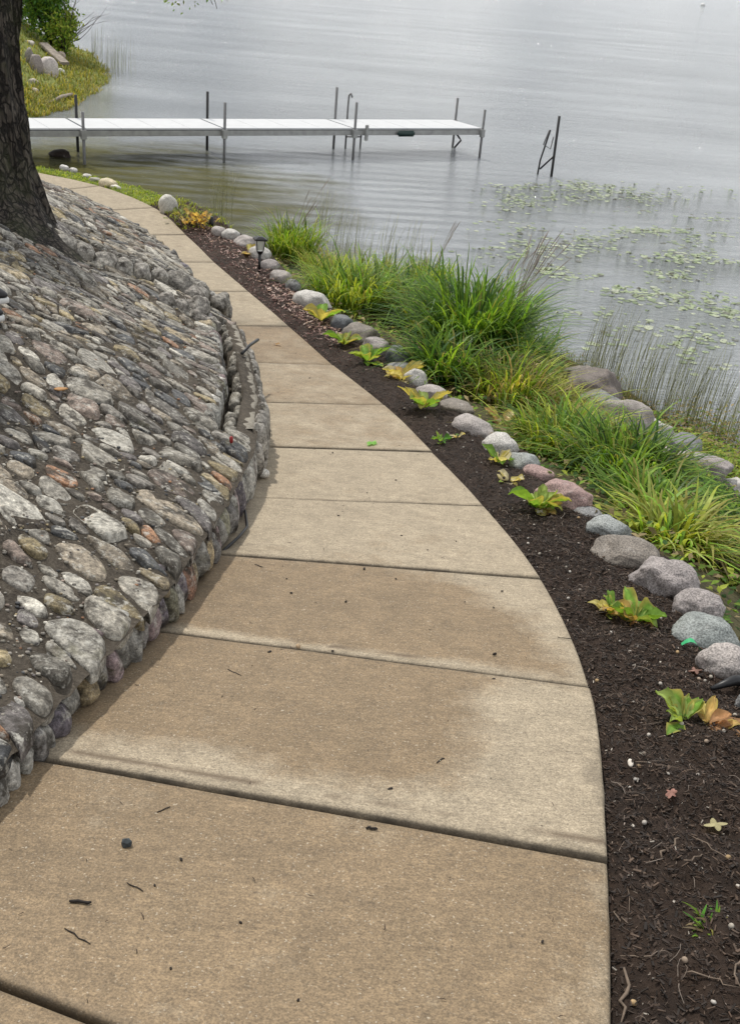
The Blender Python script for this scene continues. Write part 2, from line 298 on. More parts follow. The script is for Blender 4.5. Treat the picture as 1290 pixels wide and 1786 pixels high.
# path slabs --------------------------------------------------
path = empty('path', (0, 2, ZP(2)), kind='structure')
def wetness(k, s, t):
    b = lambda x, a, c: min(max((x-a)/(c-a), 0), 1)
    if k <= -1: return .8
    if k == 0: return .80-.35*b(t, .90, 1.)
    if k == 1: return .9*b(s, .05, .30)*(1-b(t, .66, .84))*(1-.25*b(s, .8, 1))+.35*b(s, .8, .95)
    if k == 2: return .85*b(s, .02, .15)*(1-b(t, .62+.25*(1-s), .86+.2*(1-s)))*(1-.5*b(s, .78, 1.))+.15
    return {3: .16, 4: .16, 5: .34, 6: .48, 7: .72, 8: .22}.get(k, .12)
def slab(k):
    n, m = (40, 52) if k < 6 else (18, 22)
    c0 = (cr_(Rt, k+.5)+cr_(Lt, k+.5))/2; ln_ = np.linalg.norm(cr_(Rt, k+1)-cr_(Rt, k)); wd = np.linalg.norm(cr_(Rt, k+.5)-cr_(Lt, k+.5))
    g, rr = .0060/ln_, (.010)/ln_; rt = .012/wd
    ss = [g, g+.0015, g+rr*.35, g+rr]+list(np.linspace(g+rr, 1-g-rr, n)[1:-1])+[1-g-rr, 1-g-rr*.35, 1-g-.0015, 1-g]
    tt = [0, .001, rt*.4, rt]+list(np.linspace(rt, 1-rt, m)[1:-1])+[1-rt, 1-rt*.4, .999, 1]
    tilt = random.uniform(-.004, .004); lift = random.uniform(-.002, .003)
    V = []; wet = []; lin = []; edg = []
    prof = {0: -.11, 1: -.017, 2: -.006, 3: 0}
    zoff = {1: .004}.get(k, lift)
    for i, s in enumerate(ss):
        A = cr_(Lt, k+s); B = cr_(Rt, k+s); A = A+(A-B)*.05
        for j, t in enumerate(tt):
            p = A+(B-A)*t; e = min(i, len(ss)-1-i); f = min(j, len(tt)-1-j)
            dz = min(prof.get(e, 0), prof.get(f, 0))
            wob = .002*noise.noise(Vector((p[0]*3, p[1]*3, 0)))
            if f < 2: p = p+np.array([.004*noise.noise(Vector((p[0]*9, p[1]*9, j))), 0])
            V.append((p[0], p[1], ZP(p[1])+dz+wob+zoff+tilt*(t-.5))); wet.append(wetness(k, s, t))
            if k == 1 and .22 < s < .62 and t > 1-.035*math.sin((s-.22)/.4*math.pi): edg_x = .45
            else: edg_x = 0
            ds = abs(s*ln_-.055-.006*noise.noise(Vector((t*3, k, 0)))); lin.append(1. if ds < .006 and 1 <= k <= 5 else 0.)
            edg.append(max(edg_x, 1. if (e < 3) else (.25 if e == 3 else (.6 if f < 2 else (.75*(1-t/.055) if t < .055 else 0)))))
    return mk('slab', V, gridfaces(len(ss), len(tt)), M['concrete'], path, wet=wet, line=lin, edge=edg)
for k in range(-3, 17): slab(k)
# strips ------------------------------------------------------
GV, GF = [], []
def strip(name, fn, j0, j1, nj, us, mat, kind='structure', hit=True, parent=None):
    V = [fn(j, u) for j in np.linspace(j0, j1, nj) for u in us]; Fc = gridfaces(nj, len(us))
    Fc = [tuple(reversed(f)) for f in Fc]
    o = mk(name, V, Fc, mat, parent)
    if kind: o['kind'] = kind
    if hit: n = len(GV); GV.extend(V); GF.extend([tuple(i+n for i in f) for f in Fc])
    return o
def path_base(j, u):
    p = cr_(Lt, j)*(1-u)+cr_(Rt, j)*u; return (p[0], p[1], ZP(p[1])-.035)
strip('path_sub_base', path_base, -3, 17, 120, [-.12, .5, 1.03], M['base'])
GV2 = [];
def bedf(j, u):
    a, b = cr_(Rt, j), cr_(Bt, j); p = a+(b-a)*u; w = np.linalg.norm(b-a)
    z = ZP(p[1])-.018-.012*math.exp(-u*w/.03)+.03*math.sin(min(u, 1)*3.1)+.05*max(0, u-.75)
    z += .026*fbm((p[0], p[1], 0), 5, 4)*min(1, u*6+.15)+.014*fbm((p[0], p[1], 3), 26, 3)
    if j > 11.3: z += .03
    return (p[0], p[1], z)
strip('planting_bed', bedf, -3, 12.1, 420, np.concatenate([np.linspace(-.02, .1, 8), np.linspace(.12, 1.12, 46)]), M['soil'])
def bankf(j, u):
    b, s = cr_(Bt, j), cr_(St, j); p = b+(s-b)*u; zb = ZP(b[1])-.03
    if u <= 1: z = np.interp(u, [0, .04, .14, .5, .76, .86, 1], [zb, zb-.05, zb*.86, zb*.44, .30, .12, .0])
    else: z = np.interp(u, [1, 1.15, 1.8], [0, -.15, -.9])
    if j > 10: z = max(z, (1-u)*zb) if u < 1 else z
    z += .05*fbm((p[0], p[1], 5), 2.2, 4)*min(1, u*8)*(1 if u < .9 else .3)
    return (p[0], p[1], z)
strip('bank', bankf, -3, 17, 260, np.concatenate([[-.02], np.linspace(0, 1.2, 46), [1.8]]), M['bank'])
def turff(j, u):
    a, b = cr_(Rt, j), cr_(Bt, j); p = a+(b-a)*u
    return (p[0], p[1], ZP(p[1])-.012+.02*fbm((p[0], p[1], 0), 6, 3))
strip('turf_strip', turff, 12.1, 17, 120, np.linspace(0, 1.08, 14), M['grassy'])
# cobble slope -----------------------------------------------
WY = [-1.5, 0, 1.2, 1.6, 1.9, 2.7, 3.5, 4.3, 5.2, 6.4, 7.3, 7.8, 8.16, 9.45, 10.8, 11.9, 12.8, 13.6, 14.3, 14.7, 14.9]
WX = [-1.15, -.93, -.79, -.735, -.70, -.575, -.53, -.52, -.60, -.82, -1.02, -1.24, -1.42, -1.90, -2.50, -3.08, -3.6, -4.35, -5.6, -6.9, -8.2]
WH = [.08, .08, .085, .09, .10, .135, .17, .21, .25, .25, .25, .25, .27, .29, .29, .27, .2, .1, .05, .05, .05]
XW = lambda y: float(np.interp(y, WY, WX)); WHT = lambda y: float(np.interp(y, WY, WH))
def RIDGE(x): return float(np.interp(x, [-6, -2.9, -2.1, -1.7, -1.45, -1.25], [6.6, 6.85, 7.05, 7.3, 7.65, 7.95]))
def trough(y): return 4.45 < y < 7.35
def SL(x, y, raw=False):
    d = XW(y)-x; k = .42*float(np.interp(y, [8, 12], [1, .72]))
    z = ZP(y)+WHT(y)+k*max(d, 0)*(1-.02*max(d, 0))
    if raw: return z
    z += .05*fbm((x, y, 9), 1.1, 2)*min(1, max(d, 0)*3)
    if y > RIDGE(x): z += .10*max(0, min(1, (y-RIDGE(x))/.04))*float(np.interp(y, [7, 10, 12], [1, .6, 0.]))
    return z
def slopef(j, u):
    y = j; x = XW(y)-u; z = SL(x, y)-.006+.014*fbm((x, y, 2), 16, 4)
    if trough(y):
        if .10 < u < .19: z = ZP(y)+.12+.03*noise.noise(Vector((y*14, u*30, 0)))
    return (x, y, z)
ys = sorted(set(list(np.linspace(-1.5, 6.6, 200))+list(np.linspace(6.6, 8.2, 90))+list(np.linspace(8.2, 14.9, 140))))
us = [0, .03, .06, .095, .105, .14, .185, .195]+list(np.linspace(.23, 2.6, 60))+list(np.linspace(2.7, 6, 16))
V = [slopef(y, u) for y in ys for u in us]; Fc = gridfaces(len(ys), len(us))
slope = mk('cobble_slope', V, Fc, M['mortar']); slope['kind'] = 'structure'
n = len(GV); GV.extend(V); GF.extend([tuple(i+n for i in f) for f in Fc])
BVH = BVHTree.FromPolygons([Vector(v) for v in GV], GF)
def HIT(px, py, up=0.):
    u = ray(px, py); h = BVH.ray_cast(EYE, u, 60)
    p = h[0] if h[0] is not None else on_z(px, py, .02)
    return p
def GZ(x, y, d=0):
    h = BVH.ray_cast(Vector((x, y, 12)), Vector((0, 0, -1)), 30)
    return h[0].z if h[0] is not None else d
# voronoi cobbles
PAL = [((.27, .26, .24), 5), ((.36, .345, .315), 4), ((.20, .19, .18), 4), ((.30, .265, .22), 3), ((.10, .105, .115), 1.6), ((.155, .145, .15), 2), ((.50, .49, .46), 2.2), ((.25, .205, .185), 1.6), ((.32, .27, .17), 1.6), ((.33, .19, .12), .7), ((.075, .08, .09), 1.2), ((.40, .34, .24), .8)]
PW = np.array([p[1] for p in PAL]); PW = PW/PW.sum()
def pcol(): return np.array(PAL[rng.choice(len(PAL), p=PW)][0])*rng.uniform(.5, 1.08)*np.array((1.02, .98, .90))
def clip(poly, a, b):
    """keep the side nearer to a than b"""
    m = (a+b)/2; n = b-a; out = []
    for i in range(len(poly)):
        p, q = poly[i], poly[(i+1) % len(poly)]; dp, dq = (p-m)@n, (q-m)@n
        if dp <= 0: out.append(p)
        if (dp < 0 < dq) or (dq < 0 < dp): out.append(p+(q-p)*(dp/(dp-dq)))
    return out
def chaikin(P, k):
    for _ in range(k):
        P = [w for i in range(len(P)) for w in (P[i]*.75+P[(i+1) % len(P)]*.25, P[i]*.25+P[(i+1) % len(P)]*.75)]
    return P
pts = []; cells = {}
E1 = np.array((.80, -.60)); AN = 1.45
AM = np.eye(2)+(1/AN-1)*np.outer(E1, E1); AI = np.linalg.inv(AM)
def try_pt(x, y, r):
    k = (int(x/.2), int(y/.2))
    for a in (-1, 0, 1):
        for b in (-1, 0, 1):
            for q in cells.get((k[0]+a, k[1]+b), ()):
                if np.hypot(*(AM@np.array((q[0]-x, q[1]-y)))) < (q[2]+r)*.46: return
    p = (x, y, r); cells.setdefault(k, []).append(p); pts.append(p)
for big in (.145, .085, .058, .042):
    for _ in range({.145: 1500, .085: 16000, .058: 42000, .042: 34000}[big]):
        y = rng.uniform(1.0, 14.6); xl = -.385*y-.55; xr = XW(y)-(.24 if trough(y) else .05)
        if y > 12: xl = min(xl, -6.)
        if xl > xr: continue
        if rng.random() > (xr-xl)/4.0: continue
        x = rng.uniform(xl, xr)
        try_pt(x, y, big*rng.uniform(.85, 1.15)*(1.15 if y > 7 else 1))
stones = []
TREE = Vector((-2.78, 7.35, 0))
for (x, y, r) in pts:
    if (Vector((x, y, 0))-TREE).length < .38: continue
    if abs(y-RIDGE(x)) < .035 and y < 8.2: continue
    k = (int(x/.2), int(y/.2)); nb = [q for a in (-1, 0, 1) for b in (-1, 0, 1) for q in cells.get((k[0]+a, k[1]+b), ()) if q[0] != x or q[1] != y]
    p = np.array([x, y]); L = .13; p = AM@p; poly = [p+np.array(v)*L*.8 for v in ((-1, -1), (1, -1), (1, 1), (-1, 1))]
    for q in sorted(nb, key=lambda q: (q[0]-x)**2+(q[1]-y)**2)[:16]:
        qq = AM@np.array(q[:2]); w = 2*r/(r+q[2]); poly = clip(poly, p, p+(qq-p)*w)
        if len(poly) < 3: break
    if len(poly) < 3: continue
    poly = [AI@v for v in poly]
    xr = XW(y)-(.2 if trough(y) else .0)
    poly = [np.array([min(v[0], xr), v[1]]) for v in poly]
    stones.append((x, y, r, poly))
stones.sort(key=lambda s: (s[0]**2+s[1]**2)/(s[2]**2))
def cobble(s, detail):
    x, y, r, poly = s; c = sum(poly)/len(poly); sh = rng.choice([.70, .82, .9, .95])*rng.uniform(.96, 1.03)
    P = chaikin([c+(v-c)*sh for v in poly], 2 if detail else 1)
    P = [p for p in P]; n = len(P)
    h = rng.choice([.002, .007, .012, .020], p=[.32, .34, .25, .09])*min(1.3, r/.08); tx, ty = rng.normal(0, .10, 2)
    seed = rng.uniform(-99, 99); V = []; rings = [(1.03, -.035), (1., -.004), (.93, .55), (.78, .85), (.5, 1.0)] if detail else [(1.03, -.03), (.98, .15), (.72, .9)]
    jag = rng.random() < .3
    for k, z in rings:
        for i, p in enumerate(P):
            q = c+(p-c)*k*(1+.05*noise.noise(Vector((p[0]*25+seed, p[1]*25, k))))
            hz = z if z < 0 else z*h
            hz += (.25*h+.002)*noise.noise(Vector((q[0]*(40 if jag else 22)+seed, q[1]*22, 0)))+(q[0]-c[0])*tx*(z > 0)+(q[1]-c[1])*ty*(z > 0)
            V.append((q[0], q[1], SL(q[0], q[1])+hz))
    V.append((c[0], c[1], SL(c[0], c[1])+h*rng.uniform(.85, 1.1)))
    Fc = []
    for a in range(len(rings)-1):
        for i in range(n): Fc.append((a*n+i, a*n+(i+1) % n, (a+1)*n+(i+1) % n, (a+1)*n+i))
    b = (len(rings)-1)*n
    for i in range(n): Fc.append((b+i, b+(i+1) % n, len(V)-1))
    # orient upward
    A, B, C = (Vector(V[i]) for i in Fc[-1])
    if (B-A).cross(C-A).z < 0: Fc = [tuple(reversed(f)) for f in Fc]
    return V, Fc
mb = MB()
cnt = 0
gb = MB()
for _ in range(7000):      # grit and small pebbles caught in the mortar
    y = rng.uniform(1.2, 8.5); x = XW(y)-rng.uniform(.06, max(.3, .385*y+.3+XW(y))); s_ = rng.uniform(.0015, .0052)*(1+y*.08); 
    if trough(y) and x > XW(y)-.25: continue
    q_ = Vector((x, y, SL(x, y)-.003+.014*fbm((x, y, 2), 16, 4)))
    V, Fc = ico(1); gb.add([q_+Vector((v[0]*s_*1.3, v[1]*s_, v[2]*s_*.8)) for v in V], Fc, pcol()*rng.uniform(.7, 1.5))
for s in stones:
    inview = s[0] > -.375*s[1]-.06 and s[1] > 1.35
    if inview and cnt < 300:
        V, Fc = cobble(s, True); mk('cobble', V, Fc, M['cobble'], slope, pcol()); cnt += 1
    else:
        V, Fc = cobble(s, s[1] < 8); mb.add(V, Fc, pcol())
o = mb.out('cobbles', M['cobble'], slope); o['kind'] = 'stuff'
o = gb.out('grit', M['col'], slope); o['kind'] = 'stuff'
# edging wall: upright stones in mortar ----------------------
wall = empty('stone_wall', (XW(3), 3, ZP(3)), 'low edging wall of upright rounded stones between cobbled slope and concrete path', 'wall')
wy = np.linspace(-1.5, 14.6, 260); V = []
for y in wy:
    x = XW(y)-.030; h = WHT(y); zb = ZP(y)
    for dx, dz in ((.015, -.06), (.0, .3*h), (-.01, h*.8), (-.035, h-.008), (-.075, h-.012), (-.10, h-.03), (-.10, -.02)):
        V.append((x+dx+.012*noise.noise(Vector((y*9, dz*30, 1))), y, zb+dz+(.008*noise.noise(Vector((y*20, dx*60, 4))) if dz > 0 else 0)))
tf = [tuple(reversed(f)) for f in gridfaces(len(wy), 7)]
mk('wall_core', V, tf, M['mortar'], wall)
V = []
for y in np.linspace(4.62, 7.3, 90):
    for dx, dz in ((-.014, -.05), (-.022, .013), (-.075, .016), (-.098, -.05)): V.append((XW(y)+dx+.01*noise.noise(Vector((y*12, dx*30, 1))), y, ZP(y)+WHT(y)+dz+.010*fbm((y*4, dx*40, 0), 3, 2)))
mk('curb_top', V, [tuple(reversed(f)) for f in gridfaces(90, 4)], M['curb'], wall)
WC = [((.30, .29, .26), 4), ((.40, .385, .35), 3), ((.20, .19, .18), 2), ((.26, .20, .20), 1), ((.35, .28, .17), 1), ((.33, .19, .13), .6), ((.17, .15, .17), 1), ((.22, .21, .15), 1)]
ww = np.array([c[1] for c in WC]); ww /= ww.sum()
def wall_stone(y, w, h, x, zc, seed, thick=.055, col=None, tx=0., name='stone', par=None, sub=3):
    V, Fc = rock((thick, w*.47, h*.5), seed, sub, 4, .13, .80)
    ang = -math.atan2(XW(y+.1)-XW(y-.1), .2)
    c = np.array(WC[rng.choice(len(WC), p=ww)][0])*rng.uniform(.65, 1.2) if col is None else np.array(col)
    V = np.asarray(V); V[:, 0] -= V[:, 2]*tx
    return mk(name, rotz(V, ang, (x, y, zc)), Fc, M['wallstone'], par or wall, c)
y = .9; i = 0
special = {1: (.36, .32, .24)}
while y < 4.5:
    w = rng.uniform(.055, .105)*(1 if y > 2.6 else .85); h = WHT(y)*rng.uniform(.85, 1.15)
    wall_stone(y+w/2, w*1.03, h, XW(y)-.034+rng.uniform(-.012, .010), ZP(y)+h*.5-.02+rng.uniform(-.012, .012), 100+i, .045, tx=.14)
    # header stone lying behind the face, on the lip of the slope
    if rng.random() < .45:
        yy = y+w/2; wall_stone(yy, w*.95, .045, XW(yy)-.10+rng.uniform(-.02, .01), ZP(yy)+WHT(yy)+.008, 300+i, .06)
    y += w; i += 1
while y < 7.4:      # curb in front of the drainage trough
    w = rng.uniform(.07, .13); h = .26*rng.uniform(.75, 1.)
    wall_stone(y+w/2, w, h, XW(y)+.0+rng.uniform(-.01, .012), ZP(y)+h*.48, 500+i, .04, tx=.05, col=np.array((.30, .28, .25))*rng.uniform(.7, 1.2))
    if rng.random() < .8: wall_stone(y+w/2, w*.85, .15, XW(y)-.118+rng.uniform(-.02, .02), ZP(y)+WHT(y)-.05, 700+i, .038, col=np.array((.26, .24, .2))*rng.uniform(.6, 1.1), sub=2)
    y += w; i += 1
y = 4.5
while y < 7.5:      # ragged stones on the slope side of the trough
    w = rng.uniform(.06, .12); wall_stone(y+w/2, w*1.1, .16, XW(y)-.235+rng.uniform(-.02, .015), ZP(y)+WHT(y)+.02, 1300+i, .05, sub=2); y += w*1.15; i += 1
y = 7.9
while y < 13.6:      # far edge of upper slope
    w = rng.uniform(.10, .19); h = max(.10, WHT(y)+.09*float(np.interp(y, [7, 10, 12], [1, .6, 0])))*rng.uniform(.85, 1.15)
    wall_stone(y+w/2, w*1.1, h, XW(y+w/2)-.03+rng.uniform(-.02, .02), ZP(y)+h*.5-.01, 1600+i, .075, sub=3); y += w*.9; i += 1
# ridge of big rounded stones stepping up to the upper slope
ridge = empty('stone_ridge', (-1.8, 7.2, SL(-1.8, 7.0)), 'raised row of large rounded stones running from the tree roots down to the path', 'stone edging')
x = -2.45; i = 0
while x < -1.28:
    w = rng.uniform(.10, .18); yy = RIDGE(x+w/2); sc = 1+.5*(x > -1.65)
    V, Fc = rock((w*.62, .075*sc, .072*sc), 2100+i, 4, 5, .2, .9)
    mk('stone', rotz(V, .35, (x+w/2, yy-.01, SL(x+w/2, yy-.1)+.002)), Fc, M['wallstone'], ridge, np.array((.27, .25, .22))*rng.uniform(.65, 1.15))
    x += w*.8; i += 1
for k, (px, py, s) in enumerate([(336, 520, .11), (346, 540, .10), (316, 540, .08), (343, 556, .07), (370, 566, .06), (290, 526, .07)]):
    p = HIT(px, py); V, Fc = rock((s, s*.9, s*1.0), 2200+k, 4, 6, .2); mk('stone', rotz(V, k, (p.x, p.y, p.z-.005)), Fc, M['wallstone'], ridge, np.array((.24, .22, .195))*rng.uniform(.8, 1.1))
# ---------------------------------------------------------------- water, lake bed, far land
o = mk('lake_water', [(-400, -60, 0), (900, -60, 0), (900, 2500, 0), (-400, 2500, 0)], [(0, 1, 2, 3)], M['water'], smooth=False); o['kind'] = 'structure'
o = mk('lake_bed', [(-400, -60, -1.3), (900, -60, -1.3), (900, 2500, -1.3), (-400, 2500, -1.3)], [(0, 1, 2, 3)], M['bank'], smooth=False); o['kind'] = 'structure'
shore = [(-14, 22.5), (-11, 23.6), (-9.2, 24.6), (-8.3, 26.), (-8.1, 27.6), (-8.25, 29.6), (-8.4, 31.6), (-8.9, 34.6), (-9.8, 37.6), (-11.5, 42), (-15, 44), (-20, 47), (-30, 60)]
V = []; nn = 150; mm = 40
sh = np.array(shore); tpar = np.linspace(0, len(shore)-1, nn)
SX_ = np.interp(tpar, range(len(shore)), sh[:, 0]); SY_ = np.interp(tpar, range(len(shore)), sh[:, 1])
cxy = np.array((-22., 30.))
for i in range(nn):
    for j in range(mm):
        u = -.06+1.06*(j/(mm-1)); p = np.array((SX_[i], SY_[i])); q = p+(cxy-p)*u; d = u*np.linalg.norm(cxy-p)
        z = np.interp(d, [-1, 0, 1.2, 3.0, 8, 16], [-.4, 0, .22, 1.25, 3.2, 4.5])+.07*fbm((q[0], q[1], 0), 1., 3)*(1 if d > .2 else .3)
        V.append((q[0], q[1], z))
pen = mk('far_bank', V, gridfaces(nn, mm), M['grassy']); pen['kind'] = 'structure'
PB = BVHTree.FromPolygons([Vector(v) for v in V], gridfaces(nn, mm))
def PHIT(px, py):
    h = PB.ray_cast(EYE, ray(px, py), 90); return h[0] if h[0] is not None else on_z(px, py, .0)
# ---------------------------------------------------------------- grass, leaves
def blade_mesh(mb, root, ang, h, lean, w, col, seg=5, droop=1., tip=None):
    d = Vector((math.cos(ang), math.sin(ang), 0)); s = Vector((-d.y, d.x, 0)); V = []; C = []; kx = rng.normal(0, .10)*lean; kb = rng.random() < .12; kt = rng.uniform(.45, .8)
    col = np.array(col); tip = col*1.25 if tip is None else np.array(tip)
    for i in range(seg+1):
        t = i/seg; out = lean*(t**1.6); z = h*(t-.42*droop*t**3)
        
        if kb and t > kt: z = h*(kt-.42*droop*kt**3)-h*(t-kt)*.9
        c = Vector(root)+d*out+s*(kx*math.sin(t*4))+Vector((0, 0, z)); ww_ = w*(1-t**2.2)*.5+.0004
        V += [c-s*ww_, c+s*ww_]; cc = col*(.6+.4*min(1, t*2.5))*(1-t)+tip*t; C += [cc, cc]  # blade foot darkened in the vertex colour as painted shade within the grass
    mb.add(V, [(2*i, 2*i+1, 2*i+3, 2*i+2) for i in range(seg)], np.array(C))
G1 = (.10, .20, .025); G2 = (.18, .29, .035); G3 = (.34, .40, .06); YEL = (.42, .36, .10); TAN = (.38, .30, .16); DKG = (.045, .105, .022)
def clump(px, py, n, h, spread, w, cols, label, name='ornamental_grass', cat='ornamental grass', rad=.1, ry=None, seeds=0, droop=1., tipy=.1, hit=None, group=None, lean0=.35):
    p = (hit or HIT)(px, py); r = empty(name, p, label, cat, group); mb = MB()
    for i in range(int(n*.72)):
        a = rng.uniform(0, 2*math.pi); q = rad*math.sqrt(rng.random()); rt = (p.x+q*math.cos(a), p.y+q*math.sin(a)*(ry or 1), p.z-.03)
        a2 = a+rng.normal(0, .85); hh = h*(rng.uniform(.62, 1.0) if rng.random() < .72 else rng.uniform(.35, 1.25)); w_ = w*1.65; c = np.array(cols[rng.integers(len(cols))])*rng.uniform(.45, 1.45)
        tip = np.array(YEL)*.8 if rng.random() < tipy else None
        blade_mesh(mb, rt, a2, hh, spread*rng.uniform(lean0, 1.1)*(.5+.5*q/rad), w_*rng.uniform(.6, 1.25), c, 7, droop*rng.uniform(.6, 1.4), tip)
    for i in range(int(n*.22)):      # dead thatch and broken blades at the foot
        a = rng.uniform(0, 2*math.pi); q = rad*rng.uniform(.2, 1.1); rt = (p.x+q*math.cos(a), p.y+q*math.sin(a), p.z-.01)
        blade_mesh(mb, rt, a+rng.normal(0, .9), h*rng.uniform(.12, .45), spread*rng.uniform(.3, .9), w*1.4, np.array([(.30, .23, .12), (.22, .16, .08), (.38, .31, .18)][i % 3])*rng.uniform(.5, 1.2), 5, rng.uniform(1.4, 2.4))
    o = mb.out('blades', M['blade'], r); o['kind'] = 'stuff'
    for i in range(seeds):
        a = rng.uniform(-1.2, 1.2); d = Vector((math.cos(a), math.sin(a), 0)); L_ = h*rng.uniform(1.0, 1.5); k = rng.uniform(.25, .6)
        P = [p+d*(k*h*t**1.5)+Vector((0, 0, L_*(t-.12*t*t))) for t in np.linspace(0, 1, 7)]
        V, Fc = tube(P, [.0022]*7, 4); V2, F2 = tube([P[5]+(P[6]-P[5])*q for q in (-.1, .2, .45, .75, 1.1)], [.0015, .0045, .005, .004, .001], 5)
        m2 = MB(); m2.add(V, Fc, (.25, .2, .12)); m2.add(V2, F2, (.28, .22, .18)); m2.out('seed_stem', M['col'], r)
    return r
clump(508, 452, 702, 0.88, 0.56, 0.011, [G1, G2, G2, G3], 'tall green grass clump behind the path lamp, furthest up the shore', seeds=6, rad=.3)
clump(560, 480, 351, 0.54, 0.47, 0.010, [G2, G3, YEL], 'low yellowing grass clump just right of the furthest green clump', rad=.2)
clump(610, 545, 837, 0.80, 0.62, 0.011, [G2, G1, G3], 'light green grass clump beside the long pale boulder', rad=.32)
clump(690, 570, 837, 0.89, 0.62, 0.012, [G1, G2, DKG], 'mid green spreading grass clump left of the tallest dark clump', rad=.30)
clump(745, 520, 567, 0.86, 0.45, 0.010, [G2, G3, G1], 'slender grass clump standing behind the tallest dark clump', rad=.25, seeds=4)
clump(815, 652, 1417, 1.21, 0.81, 0.014, [DKG, G1, G1, G2], 'tallest dark green arching grass clump in the middle of the bank', rad=.24, seeds=0, tipy=.06)
clump(905, 640, 420, .62, .62, .012, [DKG, G1, G2], 'lower arching fringe of the tallest dark clump, hanging over its lake side', rad=.2)
clump(775, 668, 420, .60, .62, .012, [G1, G2, DKG], 'arching grass clump drooping onto the round slate blue boulder', rad=.16)
clump(880, 600, 567, 1.02, 0.67, 0.012, [DKG, G1, G2], 'dark green grass clump with grey seed heads leaning over the water', rad=.2, seeds=22)
clump(880, 712, 702, 0.64, 0.47, 0.009, [G3, G2, TAN, G1], 'pale wispy grass clump below the tallest dark clump', rad=.24, tipy=.3)
clump(950, 740, 621, 0.47, 0.49, 0.009, [G2, G3, TAN], 'thin yellow green grass clump beside the brown shoreline rocks', rad=.24, tipy=.3)
clump(975, 800, 864, 0.50, 0.47, 0.010, [G2, G1, G3], 'dense green grass clump behind the long red granite boulder', rad=.22, tipy=.15)
clump(1080, 855, 1215, 0.59, 0.47, 0.010, [G1, G2, G2, DKG], 'bushy mid green grass clump above the speckled round boulder', rad=.22, tipy=.12)
clump(1165, 950, 460, 0.34, 0.42, 0.013, [G3, G3, (.22, .38, .05), (.34, .42, .10)], 'lime green broad bladed clump behind the smooth brown boulder', rad=.14, tipy=.4)
clump(1265, 1010, 460, 0.34, 0.42, 0.013, [(.22, .38, .05), (.30, .40, .09), G2], 'lime green clump at the right edge behind the rose grey boulders', rad=.16, tipy=.4)
clump(1210, 980, 340, 0.30, 0.42, 0.013, [(.20, .36, .05), (.30, .38, .09), G2], 'small lime green clump between the two larger lime clumps', rad=.12, tipy=.4)
clump(590, 505, 420, .62, .5, .011, [G2, G1, G3], 'green grass clump filling the bank right of the lamp, between pale boulder and lake', rad=.26)
clump(655, 520, 500, 0.85, .5, .011, [G2, G3, G1], 'yellowish green grass clump just behind the light green one', rad=.26, tipy=.2)
clump(745, 600, 600, .84, .6, .012, [G1, G2, DKG], 'green grass clump touching the left side of the tallest dark clump', rad=.22)
clump(850, 570, 420, .9, .6, .012, [G1, DKG, G2], 'arching grass clump at the waterline behind the tallest dark clump', rad=.25, seeds=5)
clump(1120, 905, 380, .40, .40, .011, [G1, G2], 'green grass clump between the bushy clump and the lime clump', rad=.15)
clump(1240, 1612, 60, .06, .05, .006, [(.08, .22, .03), G2], 'small bright green grass tuft in the dark soil at lower right', 'grass_tuft', 'grass tuft', rad=.03)
clump(700, 873-105, 14, .05, .04, .004, [G2], 'tiny green sprout in the soil beside the path bend', 'sprout', 'sprout', rad=.02) if False else None
# low leafy cover on the bank
def scatter_leaves(mb, fn, n, s, cols, lift=.05, up=.6):
    for _ in range(n):
        r = fn()
        if r is None: continue
        x, y, z = r; z += rng.uniform(0, lift); L_ = s*rng.uniform(.6, 1.3); a = rng.uniform(0, 6.28); t = rng.uniform(-.2, up)
        d = Vector((math.cos(a)*math.cos(t), math.sin(a)*math.cos(t), math.sin(t))); sd_ = Vector((-math.sin(a), math.cos(a), rng.uniform(-.4, .4)))
        p = Vector((x, y, z)); w = L_*.28; m_ = p+d*L_*.5+Vector((0, 0, L_*.1))
        c = np.array(cols[rng.integers(len(cols))])*rng.uniform(.65, 1.3)
        mb.add([p, m_-sd_*w, p+d*L_, m_+sd_*w], [(0, 1, 2, 3)], c)
def bankpt(j0, j1, u0, u1):
    def f():
        j = rng.uniform(j0, j1); u = rng.uniform(u0, u1); return bankf(j, u)
    return f
mb = MB()
scatter_leaves(mb, bankpt(-1, 12, .0, .9), 15000, .045, [G1, G2, G3, DKG, TAN, (.10, .08, .03)], .07)
for cx_, cy_, sx_, n_, cl in ((985, 672, .25, 1500, [G3, YEL, (.30, .33, .06)]), (1215, 860, .35, 2600, [G1, DKG, G2]), (1255, 815, .4, 1800, [G3, G2, (.3, .3, .1)]), (1160, 830, .2, 700, [DKG, G1]), (1230, 770, .5, 1500, [(.28, .22, .08), G2, TAN])):
    c = HIT(cx_, cy_)
    def f(c=c, s=sx_):
        x, y = rng.normal(c.x, s*.5), rng.normal(c.y, s*.7); return (x, y, max(GZ(x, y), .01))
    scatter_leaves(mb, f, n_, .045, cl, .12)
tag(mb.out('ground_cover', M['leaf']), 'low mixed leaves and weeds covering the bank between boulders and water', 'ground cover', kind='stuff')
mb = MB()
for _ in range(5200):      # turf strip beside the far path
    j = rng.uniform(12.0, 17); u = rng.uniform(0.02, 1.35); p = turff(j, u) if u < 1.05 else bankf(j, (u-1.05)*1.2)
    blade_mesh(mb, p, rng.uniform(0, 6.28), rng.uniform(.03, .07), .03, .009, (np.array(G3) if rng.random() < .6 else np.array(G2))*rng.uniform(.8, 1.3), 2)
